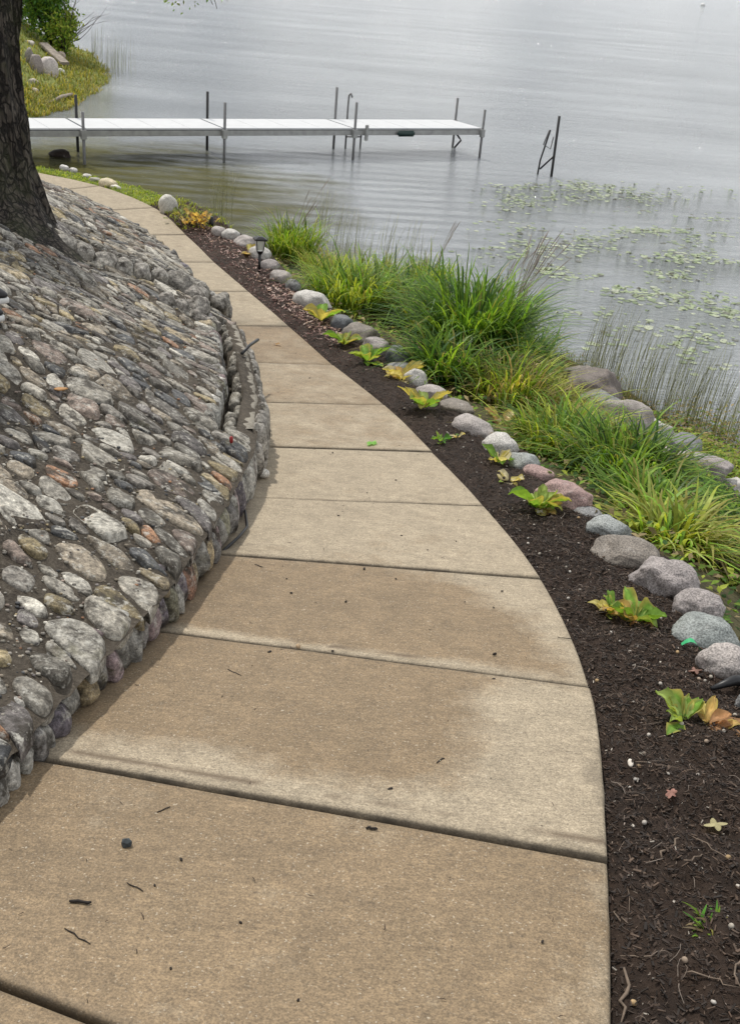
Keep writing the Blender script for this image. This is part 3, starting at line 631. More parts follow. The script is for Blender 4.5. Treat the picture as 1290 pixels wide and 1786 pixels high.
for _ in range(700):
    j = rng.uniform(11.2, 12.2); u = rng.uniform(.0, 1.2); p = bedf(j, u)
    blade_mesh(mb, p, rng.uniform(0, 6.28), rng.uniform(.03, .07), .03, .009, np.array(G3)*rng.uniform(.6, 1.2), 2)
tag(mb.out('turf_grass', M['blade']), 'short lawn grass between the far end of the path and the lake', 'grass', kind='stuff')
# reeds in the shallows
def reeds(mb, pxs, n, hmin, hmax, lean=.12):
    for _ in range(n):
        cx_, cy_, sx_, sy_ = pxs[rng.integers(len(pxs))]; p = on_z(cx_+rng.uniform(-sx_, sx_), cy_+rng.uniform(-sy_, sy_), -.02)
        h = rng.uniform(hmin, hmax); a = rng.uniform(-.5, .9); k = lean*rng.uniform(0, 2)*h
        P = [p+Vector((math.cos(a)*k*t*t, math.sin(a)*k*t*t, h*t)) for t in (0, .35, .7, 1)]
        V, Fc = tube(P, [.0026, .0023, .0018, .0006], 3, False); mb.add(V, Fc, np.array((.38, .40, .28))*rng.uniform(.5, 1.4))
mb = MB()
reeds(mb, [(1030+i*32, 660+i*17, 18, 14) for i in range(9)], 230, .45, .95)
reeds(mb, [(1020+i*34, 650+i*14, 22, 30) for i in range(9)], 90, .4, .8)
tag(mb.out('reeds', M['blade']), 'thin grey green reeds standing in the shallows behind the shoreline rocks', 'reeds', kind='stuff')
mb = MB(); reeds(mb, [(640, 470, 50, 10), (700, 480, 40, 10), (600, 450, 30, 12), (560, 420, 14, 8), (385, 385, 20, 12)], 130, .4, .85)
tag(mb.out('reeds', M['blade']), 'sparse pale reeds rising behind the middle grass clumps', 'reeds', kind='stuff')
mb = MB(); reeds(mb, [(195, 130, 12, 12), (215, 125, 22, 10), (170, 105, 10, 14)], 110, .5, 1.2, .05)
tag(mb.out('reeds', M['blade']), 'sparse reeds in the water off the far grassy point', 'reeds', kind='stuff')
mb = MB()
for _ in range(6500):   # marsh grass fringe of the near shoreline
    j = rng.uniform(1, 7.6); u = rng.uniform(.84, 1.06); p = bankf(j, u)
    if u > .98 and rng.random() < .5: continue
    blade_mesh(mb, (p[0], p[1], max(p[2], -.02)), rng.uniform(0, 6.28), rng.uniform(.04, .14), .05, .006, np.array([(.17, .17, .05), (.25, .19, .08), (.10, .13, .04)][rng.integers(3)])*rng.uniform(.7, 1.3), 2)
tag(mb.out('marsh_grass', M['blade']), 'short brown green marsh grass along the waterline', 'grass', kind='stuff')
# ---------------------------------------------------------------- boulders
def boulder(px, py, wpx, hpx, col, label, seed, hit=HIT, sub=4, cuts=4, base=None, flat=None, name='boulder', cat='boulder', group=None, rough=.13, turn=None, grow=1.):
    """px,py: picture centre of the stone; wpx,hpx its size there"""
    wpx, hpx = wpx*grow, hpx*grow; p = hit(px, py+hpx*.35); D = (p-EYE).length; w = wpx*D/F; h = hpx*D/F
    dep = w*.72; el = math.asin(min(1, max(.05, (EYE.z-p.z)/D))); hz = max(.55*h, (h-dep*math.sin(el)*.55)/math.cos(el))
    V, Fc = rock((w*.5, dep*.5, hz*.68), seed, sub, cuts+(seed*7) % 5, rough*(.7+.15*((seed*3) % 4)), random.uniform(.78, 1.))
    c = p+Vector((0, dep*.18, hz*.12)); V = rotz(V, turn if turn is not None else rng.uniform(-.3, .1), c)
    return tag(mk(name, V, Fc, M['granite'], None, np.array(col)), label, cat, group)
PKG = (.34, .305, .285); LGT = (.46, .44, .41); GRY = (.20, .20, .20); BLU = (.13, .14, .148); BRN = (.19, .165, .14); ROS = (.27, .24, .23); GRN = (.27, .285, .275); RED = (.32, .215, .195)
BL = [(380, 403, 26, 16, PKG, 'small pinkish boulder beside the yellow hosta at the far end of the row'), (402, 409, 28, 18, LGT, 'pale flat boulder second from the far end of the edging row'),
 (425, 420, 36, 20, PKG, 'pink and white boulder left of the path lamp head'), (452, 440, 34, 20, LGT, 'light boulder half hidden behind the lamp post'), (470, 462, 34, 22, ROS, 'rose boulder just right of the lamp post'),
 (490, 482, 36, 22, PKG, 'pinkish boulder next down the row from the lamp'), (510, 498, 26, 20, GRY, 'small grey boulder before the long pale boulder'), (545, 521, 62, 34, LGT, 'long pale boulder with flat top in the far half of the row'),
 (566, 545, 40, 14, GRY, 'low flat grey stone beside the long pale boulder'), (598, 563, 40, 30, BLU, 'glossy dark blue grey boulder beside a small hosta'), (628, 583, 56, 36, BRN, 'brown domed boulder next to the dark blue grey one'),
 (655, 603, 48, 30, ROS, 'pink boulder wedged before the round slate blue boulder'), (692, 618, 46, 32, BLU, 'round slate blue boulder overhung by dark grass'), (700, 641, 52, 20, GRY, 'low dark grey boulder with shaded face above yellow hosta'),
 (724, 656, 36, 30, LGT, 'white and pink boulder right of the yellow hosta'), (752, 682, 48, 24, PKG, 'pinkish tan boulder before the long brown grey stone'), (797, 706, 62, 22, BRN, 'long flat brown grey stone in the middle of the row'),
 (822, 740, 66, 38, PKG, 'large pink grey boulder beside brown dead leaves'), (868, 770, 58, 36, LGT, 'pale grey white boulder with tilted flat face'), (912, 803, 50, 32, GRN, 'grey green boulder with white streaks'),
 (938, 822, 46, 24, RED, 'reddish flat boulder at the head of the granite one'), (982, 860, 92, 52, RED, 'long red speckled granite boulder behind the large green hosta'), (1024, 892, 50, 20, GRY, 'low dark grey stone touching the red granite boulder'),
 (1062, 918, 74, 44, GRN, 'round grey green boulder with white speckles'), (1092, 960, 108, 56, BRN, 'smooth brown domed boulder half sunk in the soil'), (1158, 1003, 108, 66, ROS, 'rose grey boulder with notched top'),
 (1222, 1058, 86, 60, ROS, 'rose grey rounded boulder uphill of the blue green one'), (1234, 1106, 128, 62, (.225, .243, .232), 'broad blue green boulder beside the green ribbon'), (1270, 1152, 96, 62, PKG, 'pale pink rounded boulder cut by the right edge of the picture')]
for k, b in enumerate(BL):
    boulder(*b, seed=40+k, sub=5 if k > 20 else 4, group='boulders edging the planting bed', turn=(-.25 if k > 20 else -.6), grow=(1.07 if k > 20 else 1.2))
boulder(1298, 1222, 40, 34, GRY, 'dark grey boulder barely entering at the right edge', 99, group='boulders edging the planting bed')
for k, (x, y, s) in enumerate([(1.42, 2.45, .17), (1.45, 2.1, .15), (1.46, 1.75, .17)]):
    V, Fc = rock((s, s*.9, s*.6), 140+k, 4, 5); tag(mk('boulder', rotz(V, k, (x, y, GZ(x, y)+.02)), Fc, M['granite'], None, np.array(PKG)), ['grey pink boulder just outside the right edge, first below the dark one', 'pinkish boulder outside the right edge, second below the dark one', 'pinkish boulder outside the right edge, nearest of all'][k], 'boulder', 'boulders edging the planting bed')
SHR = [(1012, 662, 44, 30, BRN, 'dark brown rock at the far end of the shoreline group'), (1038, 672, 52, 38, (.15, .125, .11), 'dark wet brown rock leaning on the furthest shoreline rock'), (1050, 700, 46, 26, GRY, 'grey mottled shoreline rock below the dark brown pair'),
 (1082, 732, 58, 48, (.30, .27, .25), 'large tan grey shoreline rock in the middle of the group'), (1100, 757, 40, 40, (.12, .11, .10), 'dark cleft shoreline rock beside the large tan one'), (1130, 750, 40, 34, LGT, 'pale shoreline rock with a crusty white top'),
 (1125, 768, 40, 26, GRY, 'grey shoreline rock under the pale crusty one'), (1182, 776, 44, 30, (.17, .17, .18), 'dark grey rock with a white streak near the reeds'), (1142, 790, 32, 20, (.36, .33, .27), 'small tan rock at the foot of the shoreline group'),
 (1232, 808, 44, 26, ROS, 'round mauve grey rock at the right of the shoreline group'), (1206, 803, 30, 18, PKG, 'small pink rock beside the round mauve one'), (1286, 849, 30, 20, LGT, 'light grey rock at the right edge above the bushes')]
for k, b in enumerate(SHR): boulder(*b, seed=240+k, group='rocks along the shoreline', cuts=8, rough=.2, name='rock', cat='rock', turn=-.5, grow=2.0)
FAR = [(292, 357, 32, 36, (.50, .48, .43), 'upright cream white rock where the far path meets the lake'), (188, 319, 30, 18, (.55, .47, .32), 'yellowish wedge rock at the far turf edge'), (202, 326, 18, 9, (.6, .57, .5), 'small cream rock against the yellowish wedge rock'),
 (152, 307, 16, 10, (.55, .52, .48), 'small white rock on the turf edge left of the yellowish rock'), (128, 296, 14, 8, (.5, .48, .45), 'small pale rock near the tree on the turf edge'), (112, 291, 15, 10, (.6, .58, .55), 'white pebble rock closest to the tree trunk on the turf edge'), (165, 313, 18, 10, (.35, .33, .28), 'dull grey rock between white rocks on turf edge')]
for k, b in enumerate(FAR): boulder(*b, seed=340+k, sub=3, cuts=8, rough=.15, name='rock', cat='rock')
boulder(104, 268, 36, 16, (.05, .035, .03), 'dark wet rock breaking the water under the dock', 399, hit=lambda a, b: on_z(a, b, 0), name='rock', cat='rock')
for k, b in enumerate([(84, 117, 34, 34, (.50, .45, .42), 'big pale pinkish rock on the far grassy point'), (62, 112, 24, 30, (.26, .22, .2), 'brown rock left of the big pale one on the far point'), (106, 124, 12, 8, (.7, .68, .65), 'small white stone right of the big pale rock'), (60, 158, 14, 9, (.6, .52, .4), 'small cream stone low on the far bank by the trunk'),
   (52, 74, 14, 7, (.55, .5, .45), 'small flat stone high on the far grassy slope'), (108, 96, 14, 14, (.42, .34, .28), 'small brown rock beside the weathered plank'), (52, 100, 18, 30, (.22, .2, .18), 'grey rock leaning beside the tree trunk on the far point'), (58, 142, 16, 10, (.4, .36, .3), 'small tan stone between trunk and far bank')]):
    boulder(*b, seed=440+k, hit=PHIT, sub=3, cuts=8, rough=.15, name='rock', cat='rock')
# planks and driftwood on the far point
def bar(name, a, b, r, mat, label, cat, n=6):
    V, Fc = tube([a, (Vector(a)+Vector(b))/2, b], [r, r, r*.8], n); return tag(mk(name, V, Fc, mat, None, (.4, .36, .3)), label, cat)
a = PHIT(76, 84); b = PHIT(114, 119); d = (b-a).normalized(); s = Vector((0, 0, 1)).cross(d).normalized()
V, Fc = box((a+b)/2+Vector((0, 0, .12)), ((b-a).length, .28, .09), (d, s, d.cross(s)), .015); tag(mk('plank', V, Fc, M['wood'], smooth=False), 'weathered grey plank lying down the far grassy bank', 'plank')
a = PHIT(88, 181); b = PHIT(126, 168); tag(mk('driftwood', *tube([a+Vector((0, 0, .03)), (a+b)/2+Vector((0, 0, .07)), b+Vector((0, 0, .05))], [.03, .05, .04], 7), M['wood']), 'pale driftwood stick at the waterline of the far point', 'driftwood')
# far bank vegetation
mb = MB()
for _ in range(9000):
    px = rng.uniform(35, 235); py = rng.uniform(40, 205); h = PB.ray_cast(EYE, ray(px, py), 90)
    if h[0] is None or h[0].z < -.03: continue
    if px < 100 and py < 150 and rng.random() < .65: continue
    c = np.array([(.30, .27, .06), (.20, .23, .04), (.36, .31, .10), (.15, .19, .03)][rng.integers(4)])*rng.uniform(.7, 1.3)
    blade_mesh(mb, h[0], rng.uniform(0, 6.28), rng.uniform(.08, .30), .12, .022, c, 2)
tag(mb.out('shore_grass', M['blade']), 'yellow green marsh grass covering the far grassy point', 'grass', kind='stuff')
def bush(px, py, w, h, n, cols, label, hit=PHIT, s=.11):
    p = hit(px, py); r = empty('shrub', p, label, 'shrub'); mbs = MB(); lf = MB()
    for i in range(14):
        a = rng.uniform(0, 6.28); k = rng.uniform(.2, .9); tip = p+Vector((math.cos(a)*w*.5*k, math.sin(a)*w*.5*k, h*rng.uniform(.6, 1.05)))
        mid = p+(tip-p)*.5+Vector((rng.normal(0, .1), rng.normal(0, .1), h*.08))
        V, Fc = tube([p, mid, tip], [.03, .018, .006], 5); mbs.add(V, Fc)
        for _ in range(n//14):
            t = rng.beta(2.2, 1.3); q = (p+(mid-p)*t*2 if t < .5 else mid+(tip-mid)*(t*2-1))+Vector(rng.normal(0, w*.07, 3))
            c = np.array(cols[rng.integers(len(cols))])*rng.uniform(.6, 1.3)
            d = Vector(rng.normal(0, 1, 3)).normalized(); e_ = d.orthogonal().normalized(); L_ = s*rng.uniform(.6, 1.4)
            lf.add([q, q+d*L_*.5+e_*L_*.25, q+d*L_, q+d*L_*.5-e_*L_*.25], [(0, 1, 2, 3)], c)
    mk('stems', mbs.V, mbs.F, M['bark'], r); o = lf.out('foliage', M['leaf'], r); o['kind'] = 'stuff'
bush(60, 52, 4.4, 4.2, 13000, [G2, G2, (.14, .28, .05)], 'bright green leafy shrub at the top left corner beside the trunk')
bush(92, 84, 3.0, 3.3, 8000, [G1, G2, (.10, .22, .06)], 'green shrub overhanging the far rocks with thin twigs')
bush(112, 100, 1.6, 1.3, 1500, [G2, G3], 'small green shrub at the lakeward side of the far rocks')
bush(30, 30, 4, 3.2, 3000, [DKG, G1], 'dark green shrub hidden behind the trunk on the far bank')
r_ = PHIT(110, 70)
V, Fc = [], []
tw = MB()
for i in range(16):
    p = PHIT(100, 92); P = [p]; d = Vector((rng.uniform(.1, .8), rng.uniform(-.4, .4), rng.uniform(.5, 1.1))).normalized()
    for k in range(6): P.append(P[-1]+d*.36); d = (d+Vector(rng.normal(0, .16, 3))).normalized()
    V, Fc = tube(P, [.016, .013, .011, .009, .006, .005, .003], 4); tw.add(V, Fc, (.12, .09, .08))
tag(tw.out('bare_shrub', M['col']), 'leafless dark twiggy shrub reaching over the water at the far point', 'shrub')
# ---------------------------------------------------------------- tree
zt = SL(TREE.x, TREE.y)-.1
bx = EYE+ray(45, 200)*(7.1/ray(45, 200).y); RT = .25
tcx = bx.x-RT-.075; TX = Vector((tcx, 7.3, zt))
tree = empty('oak_tree', TX, 'large rough barked tree on the cobbled slope with flared roots, cut by the left edge', 'tree')
V = []; nt, nh = 96, 150; top = 5.6
for i in range(nh):
    h = (top+.75)*(i/(nh-1))**1.35-.75; c = TX+Vector((-.06*h*.5-.42*max(0, h-2.1)**1.25, .03*h, h))
    for k in range(nt):
        th = 2*math.pi*k/nt; hf = max(h, 0)
        lobes = .40+1.35*max(0, math.cos(th+.75))**5+.5*max(0, math.cos(th-1.8))**4+.5*max(0, math.cos(th-3.6))**4+.35*max(0, math.cos(th+1.75))**4
        r = RT+.2
        for _ in range(3):
            hl = max(c.z-SL(c.x+math.cos(th)*r, c.y+math.sin(th)*r, True), -.05) if h < 2 else hf
            r = RT*(1-.03*hf)+.10*lobes*math.exp(-hl/.60)+.20*lobes*math.exp(-hl/.16)
        s1 = noise.noise(Vector((math.cos(th)*4.6, math.sin(th)*4.6, h*.9+.5*noise.noise(Vector((th, h, 0)))))); s2 = fbm((math.cos(th)*9, math.sin(th)*9, h*2.4), 1, 2)
        s3 = noise.noise(Vector((math.cos(th)*9.5, math.sin(th)*9.5, h*1.3))); r += .05*(abs(s1)*1.6-.3)+.045*(abs(s3)-.25)+.022*s2
        V.append(c+Vector((math.cos(th), math.sin(th), 0))*r)
Fc = [(i*nt+k, i*nt+(k+1) % nt, (i+1)*nt+(k+1) % nt, (i+1)*nt+k) for i in range(nh-1) for k in range(nt)]
mk('trunk', V, Fc, M['bark'], tree)
limb_ends = []
def limb(P, r0, r1):
    n = len(P)*3; Q = []
    for i in range(n+1):
        t = i/n*(len(P)-1); a = min(int(t), len(P)-2); f = t-a; Q.append(Vector(P[a]).lerp(Vector(P[a+1]), f)+Vector(rng.normal(0, .04, 3)))
    mk('limb', *tube(Q, list(np.linspace(r0, r1, n+1)), 9), M['bark'], tree); return Q
t0 = TX+Vector((-2.05, .17, 5.4))
lf = MB()
def leafcloud(c, rad, n, s=.10):
    for _ in range(n):
        q = Vector(c)+Vector(rng.normal(0, rad*.5, 3)); d = Vector(rng.normal(0, 1, 3)).normalized(); e_ = d.orthogonal().normalized(); L_ = s*rng.uniform(.6, 1.3)
        g_ = q-tosun*((q.z-1.5)/tosun.z)
        if g_.x > -3.2-.12*g_.y and g_.y < 13.5: continue
        lf.add([q, q+d*L_*.5+e_*L_*.28, q+d*L_, q+d*L_*.5-e_*L_*.28], [(0, 1, 2, 3)], np.array([G1, G2, DKG][rng.integers(3)])*rng.uniform(.6, 1.3))
for P in ([t0, t0+Vector((-1.2, 2, 1.2)), t0+Vector((-2.4, 5, 1.7)), t0+Vector((-3.2, 8.5, 1.6))], [t0, t0+Vector((-2, 1, 1.4)), t0+Vector((-4.5, 1.5, 2.2))], [t0, t0+Vector((-1.5, 2.5, 2)), t0+Vector((-4.5, 6, 3.4))], [t0+Vector((-.1, 0, -.3)), t0+Vector((-2.2, -.4, .7)), t0+Vector((-4, -1, 1.4))]):
    Q = limb(P, .16, .03)
    for q in Q[4:]:
        leafcloud(q+Vector(rng.normal(0, .35, 3))+Vector((0, 0, .25)), .55, 260)
o = lf.out('crown', M['leaf'], tree); o['kind'] = 'stuff'
# drooping twigs at the top of the view
def twigs(px0, px1, n, label, bare=False, depth=10.):
    c = EYE+ray((px0+px1)/2, -40)*(depth/ray((px0+px1)/2, -40).y); r = empty('hanging_branch', c, label, 'branch'); mb = MB(); l2 = MB()
    src = c+Vector((-.5, .1, .55))
    for i in range(n):
        px = rng.uniform(px0, px1); e_ = EYE+ray(px, rng.uniform(-9, 3 if not bare else 16))*((depth+rng.uniform(-.2, .2))/ray(px, 0).y)
        P = [src.lerp(e_, t)+Vector((rng.normal(0, .02), 0, .12*math.sin(t*3.1)+rng.normal(0, .015))) for t in np.linspace(0, 1, 7)]; P[-1] = e_
        V, Fc = tube(P, list(np.linspace(.008, .0025, 7)), 4); mb.add(V, Fc, (.10, .085, .06))
        for _ in range(2 if bare else 16):
            q = P[rng.integers(3, 7)]+Vector(rng.normal(0, .05, 3)); d = Vector(rng.normal(0, 1, 3)+np.array([0, 0, -.4])).normalized(); f_ = d.orthogonal().normalized(); L_ = .035*rng.uniform(.7, 1.3)
            l2.add([q, q+d*L_*.5+f_*L_*.25, q+d*L_, q+d*L_*.5-f_*L_*.25], [(0, 1, 2, 3)], np.array([G1, G2, (.12, .14, .05)][rng.integers(3)])*rng.uniform(.7, 1.3))
    Q = [t0+Vector((.05, 0, -.3)), t0.lerp(src, .35)+Vector((0, .3, .45)), t0.lerp(src, .7)+Vector((0, .2, .35)), src]; mb.add(*tube(Q, [.05, .03, .018, .009], 7), (.10, .085, .06))
    mb.out('twigs', M['col'], r)
    if l2.V: o = l2.out('leaves', M['leaf'], r); o['kind'] = 'stuff'
twigs(288, 336, 6, 'leafy twigs of the tree dipping into the top of the view over the lake')
twigs(365, 402, 7, 'nearly bare twigs hanging at the top of the view right of the leafy ones', True)
# ---------------------------------------------------------------- dock
A = Vector((-6.9, 20.2, .55)); B = Vector((1.80, 25.72, .55)); dd = (B-A); LN = dd.length; d = dd.normalized(); s = Vector((-d.y, d.x, 0)); up = Vector((0, 0, 1)); W = 1.22
def dockpt(px):   # distance along the dock of the front edge seen at picture column px
    best = min((abs(((A+d*t-EYE).normalized()-EYE*0).dot(ray(px, 230).cross(Vector((0, 0, 1))).normalized())), t) for t in np.linspace(-2, LN+.2, 900)); return best[1]
T1, T2, T3, T4 = dockpt(149), dockpt(390), dockpt(617), dockpt(841)
dock = empty('dock', A+d*T2, 'long narrow silvery aluminium dock on posts standing in the lake', 'dock')
for (a, b) in ((-3.2, T1), (T1, T2), (T2, T3), (T3, T4)):
    L_ = b-a; c = A+d*((a+b)/2)+s*(W/2)
    for side in (0, 1):
        V, Fc = box(c+s*((side-.5)*(W-.05))+up*(-.01), (L_-.03, .05, .10), (d, s, up), .006); mk('side_rail', V, Fc, M['alu'], dock, smooth=False)
    V, Fc = box(c+up*.03, (L_-.05, W-.10, .03), (d, s, up)); mk('deck_frame', V, Fc, M['alu'], dock, smooth=False)
    npn = max(3, int(L_/.6)); pl = (L_-.04)/npn
    for i in range(npn):
        V, Fc = box(A+d*(a+.02+pl*(i+.5))+s*(W/2)+up*.068, (pl-.005, W-.04, .03), (d, s, up), .002); mk('deck_panel', V, Fc, M['deck'], dock, smooth=False)
def post(t, side, htop, mat, lean=0., rad=.028):
    c = A+d*t+s*(side*(W+.09)-.045); V, Fc = tube([Vector((c.x, c.y, -1.0)), Vector((c.x+lean, c.y, htop))], rad, 10); p = mk('post', V, Fc, mat, dock)
    V, Fc = box(Vector((c.x, c.y, .53)), (.10, .085, .17), (d, s, up), .01); mk('post_bracket', V, Fc, M['alu'], dock, smooth=False)
    return c
post(T1-.05, 0, .93, M['steel']); post(T1+.22, 1, 1.05, M['dark']); post(T2, 0, 1.12, M['steel']); post(T2+.18, 1, 1.15, M['dark'])
post(T3, 0, 1.15, M['steel']); c1 = post(T3+.24, 1, 1.28, M['steel']); post(T4-.03, 0, 1.03, M['steel']); c2 = post(T4+.12, 1, 1.10, M['steel'])
V, Fc = box(A+d*(T3+.28)+s*(-.06)+up*.0, (.07, .05, .32), (d, s, up), .01); mk('stake_pocket', V, Fc, M['alu'], dock, smooth=False)
V, Fc = box(A+d*dockpt(706)+s*(-.055)+up*(-.02), (.44, .07, .12), (d, s, up), .03); mk('bumper', V, Fc, M['green'], dock)
# ladder on the lake side
for dt in (0., .38):
    c = A+d*(T3+.55+dt)+s*(W+.06)
    if dt == 0: V, Fc = tube([Vector((c.x, c.y, -.7)), Vector((c.x, c.y, .9)), Vector((c.x, c.y, 1.12))+s*(-.02), Vector((c.x, c.y, 1.17))-s*.10, Vector((c.x, c.y, 1.1))-s*.16], .02, 8)
    else: V, Fc = tube([Vector((c.x, c.y, -.7)), Vector((c.x, c.y, .55))], .02, 8)
    mk('ladder_rail', V, Fc, M['steel'], dock)
for z in (-.35, -.05, .25):
    c = A+d*(T3+.55)+s*(W+.06); V, Fc = tube([Vector((c.x, c.y, z)), Vector((c.x, c.y, z))+d*.38], .016, 6); mk('ladder_rung', V, Fc, M['steel'], dock)
b0 = Vector((c2.x, c2.y, .38)); V, Fc = tube([b0, b0+d*.16+up*-.16, b0+d*.22+up*-.22, b0+d*.02+up*-.42], .022, 6); mk('hook_bracket', V, Fc, M['dark'], dock)
# lone mooring poles
mp0 = on_z(960, 308, 0); pole = empty('mooring_poles', mp0, 'pair of dark crossed mooring poles standing alone in the water beyond the dock end', 'mooring poles')
V, Fc = tube([mp0+up*-.8+Vector((.02, 0, 0)), mp0+up*1.22+Vector((-.01, 0, 0))], .028, 8); mk('pole', V, Fc, M['dark'], pole)
q0 = mp0+Vector((-.26, .1, 0)); V, Fc = tube([q0+up*-.8+Vector((-.05, 0, 0)), q0+up*.3, q0+up*.92+Vector((.12, 0, 0))], .018, 8); mk('pole', V, Fc, M['dark'], pole)
V, Fc = tube([q0+up*.92+Vector((.1, 0, 0)), q0+up*.62+Vector((.02, 0, 0)), q0+up*.55+Vector((.17, -.05, 0)), q0+up*.80+Vector((.2, -.05, 0))], .015, 6); mk('bracket', V, Fc, M['steel'], pole)
V, Fc = tube([q0+up*.12+Vector((.02, 0, 0)), mp0+up*.42], .02, 6); mk('brace', V, Fc, M['dark'], pole)
bu = on_z(1225, 9, .15); V, Fc = rock((.45, .45, .4), 5, 3, 0, .0); tag(mk('buoy', rotz(V, 0, bu), Fc, M['white']), 'tiny white buoy far out on the lake at the top right', 'buoy')
# ---------------------------------------------------------------- lily pads
def pad(c, r, a, tilt):
    n = 12; V = [Vector((0, 0, 0))]
    for i in range(n+1):
        th = a+.22+(2*math.pi-.44)*i/n; rr = r*(1+.06*math.sin(3*th)); V.append(Vector((math.cos(th)*rr, math.sin(th)*rr, .002+tilt*math.cos(th*2+a))))
    return [v+c for v in V], [(0, i, i+1) for i in range(1, n+1)]
PC = [(900, 325, 50, 6, 40), (1000, 322, 50, 8, 60), (1060, 332, 70, 10, 90), (1120, 345, 60, 10, 50), (905, 355, 45, 14, 80), (980, 345, 60, 7, 50), (1095, 370, 50, 2, 8), (1190, 335, 70, 10, 22), (1240, 380, 45, 8, 22),
      (1120, 402, 50, 6, 55), (1180, 403, 40, 5, 30), (1250, 410, 30, 5, 12), (900, 400, 60, 12, 30), (960, 430, 80, 20, 90), (1040, 420, 60, 16, 50), (1200, 420, 40, 8, 22), (870, 440, 40, 14, 20), (960, 470, 35, 8, 34), (1000, 482, 40, 6, 16),
      (1200, 447, 45, 12, 60), (1180, 480, 50, 12, 45), (1130, 450, 50, 8, 22), (1270, 455, 20, 8, 14), (1120, 515, 60, 14, 60), (1220, 525, 60, 16, 60), (1270, 545, 25, 14, 36), (1080, 505, 30, 8, 14), (1040, 545, 60, 10, 16), (1130, 570, 60, 12, 22), (1230, 590, 55, 22, 40), (1180, 610, 40, 14, 14), (1060, 600, 40, 10, 8), (1240, 640, 40, 10, 8)]
allp = []
for cx_, cy_, sx_, sy_, n_ in PC:
    for _ in range(int(n_*1.45)): allp.append(on_z(rng.normal(cx_, sx_*.6), rng.normal(cy_, sy_*.62), .004))
allp = [p for p in allp if p.y > 11]; allp.sort(key=lambda p: p.y); mb = MB()
for i, p in enumerate(allp):
    p.z = .003+.0006*(i % 9); c = np.array([(.22, .28, .13), (.29, .34, .19), (.13, .18, .07), (.36, .39, .27), (.08, .08, .045)][rng.choice(5, p=[.3, .3, .15, .18, .07])])*rng.uniform(.8, 1.2)
    r = rng.uniform(.020, .058); V, Fc = pad(p, r, rng.uniform(0, 6.28), rng.choice([.001, .004, .012], p=[.6, .28, .12]))
    if i < 300: tag(mk('lily_pad', V, Fc, M['pad'], None, c), 'pale green lily pad floating among the others on the lake', 'lily pad', 'lily pads floating beyond the reeds')
    else: mb.add(V, Fc, c)
tag(mb.out('lily_pads', M['pad']), 'further drifts of small lily pads beyond the nearer ones', 'lily pads', kind='stuff')
# ---------------------------------------------------------------- hostas in the bed
def hleaf(L_, w, bend, cup):
    V = []; n, m = 8, 5
    for i in range(n):
        t = i/(n-1); ww_ = w*math.sin(math.pi*min(1, (t*.94+.05)))**.75*(1-.35*t)
        for j in range(m):
            s_ = (j/(m-1)-.5)*2; V.append((L_*(t-.18*bend*t*t), s_*ww_*.5, L_*(.75*t*(1-bend*.75*t))+cup*ww_*s_*s_*.5+.004*math.sin(t*9+s_*4)))
    return V, gridfaces(n, m)
def hosta(px, py, spec, label, size=.1, name='hosta', cat='plant', stem=.03, puff=0):
    p0 = HIT(px, py); p = p0; r = empty(name, p, label, cat)
    for k, (ang, L_, col, flat) in enumerate(spec):
        if puff: p = p0+Vector((random.gauss(0, puff), random.gauss(0, puff*.8), random.uniform(0, puff*1.6)))
        V, Fc = hleaf(L_*size*.78, L_*size*random.uniform(.40, .58), random.uniform(.1, 1.0), random.uniform(.5, 1.1)); a = R_(ang); V = np.array(V); V[:, 2] += V[:, 1]*random.uniform(-.5, .5)+.004*np.sin(V[:, 0]*150+k*2)
        if flat: V[:, 2] = V[:, 2]*.25+.006*np.sin(V[:, 0]*90+k)
        V = rotz(V, a, (p.x+math.cos(a)*.012, p.y+math.sin(a)*.012, p.z+(.004 if flat else stem*.4)))
        cc = np.array(col)*random.uniform(.85, 1.15); ed_ = np.array((.50, .42, .12)) if random.random() < .35 else cc*.8
        C = np.array([(cc*1.35 if i % 5 == 2 else (cc*(.9+.15*((i//5) % 2)) if i % 5 in (1, 3) else ed_))*(.9 if i//5 < 2 else 1) for i in range(len(V))])
        mk('leaf', V, Fc, M['leaf'], r, C)
    return r
HG = (.20, .36, .06); HL = (.34, .45, .12); HY = (.56, .50, .18); HO = (.52, .36, .13); HB = (.42, .24, .12); HC = (.62, .56, .36)
def spec(n, cols, a0=0, a1=360, L0=.45, L1=1.3, flat=.2):
    n = n+3
    return [(a0+(a1-a0)*(i+random.random()*1.8)/n, random.uniform(L0, L1), cols[random.randrange(len(cols))], random.random() < flat) for i in range(n)]
hosta(1105, 1085, spec(11, [HG, HG, HL, HL], -60, 200)+spec(3, [HO, HY], 90, 220, .7, 1., .3)+spec(3, [HO, HB], 250, 330, .6, .9, 1), 'large hosta with lime green leaves and curled orange leaf at its back', .13)
hosta(1068, 1068, spec(6, [HO, HC, HY, HG], 60, 250, .6, 1.1, .2), 'small withered orange hosta shoot left of the large lime one', .10)
hosta(1192, 1262, spec(7, [HL, HG, HL], 20, 220), 'hosta with upright pale green leaves near the right edge', .10)
hosta(1228, 1268, spec(6, [HO, HO, HB, HY], -50, 90, .8, 1.2, .7), 'orange collapsed hosta leaves lying beside the upright pale green hosta', .11)
hosta(938, 888, spec(9, [HG, HG, HL])+spec(3, [HY, HO], 270, 340, .6, .8, .8), 'bushy green hosta with a yellow leaf before the red granite boulder', .17)
hosta(888, 842, spec(6, [HC, HY, HG], 0, 360, .6, .9, .6), 'faded cream and green hosta remnant above the bushy green one', .12)
hosta(868, 808, spec(6, [HG, HC, HY]), 'small hosta with cream leaves beside the grey white boulder', .12)
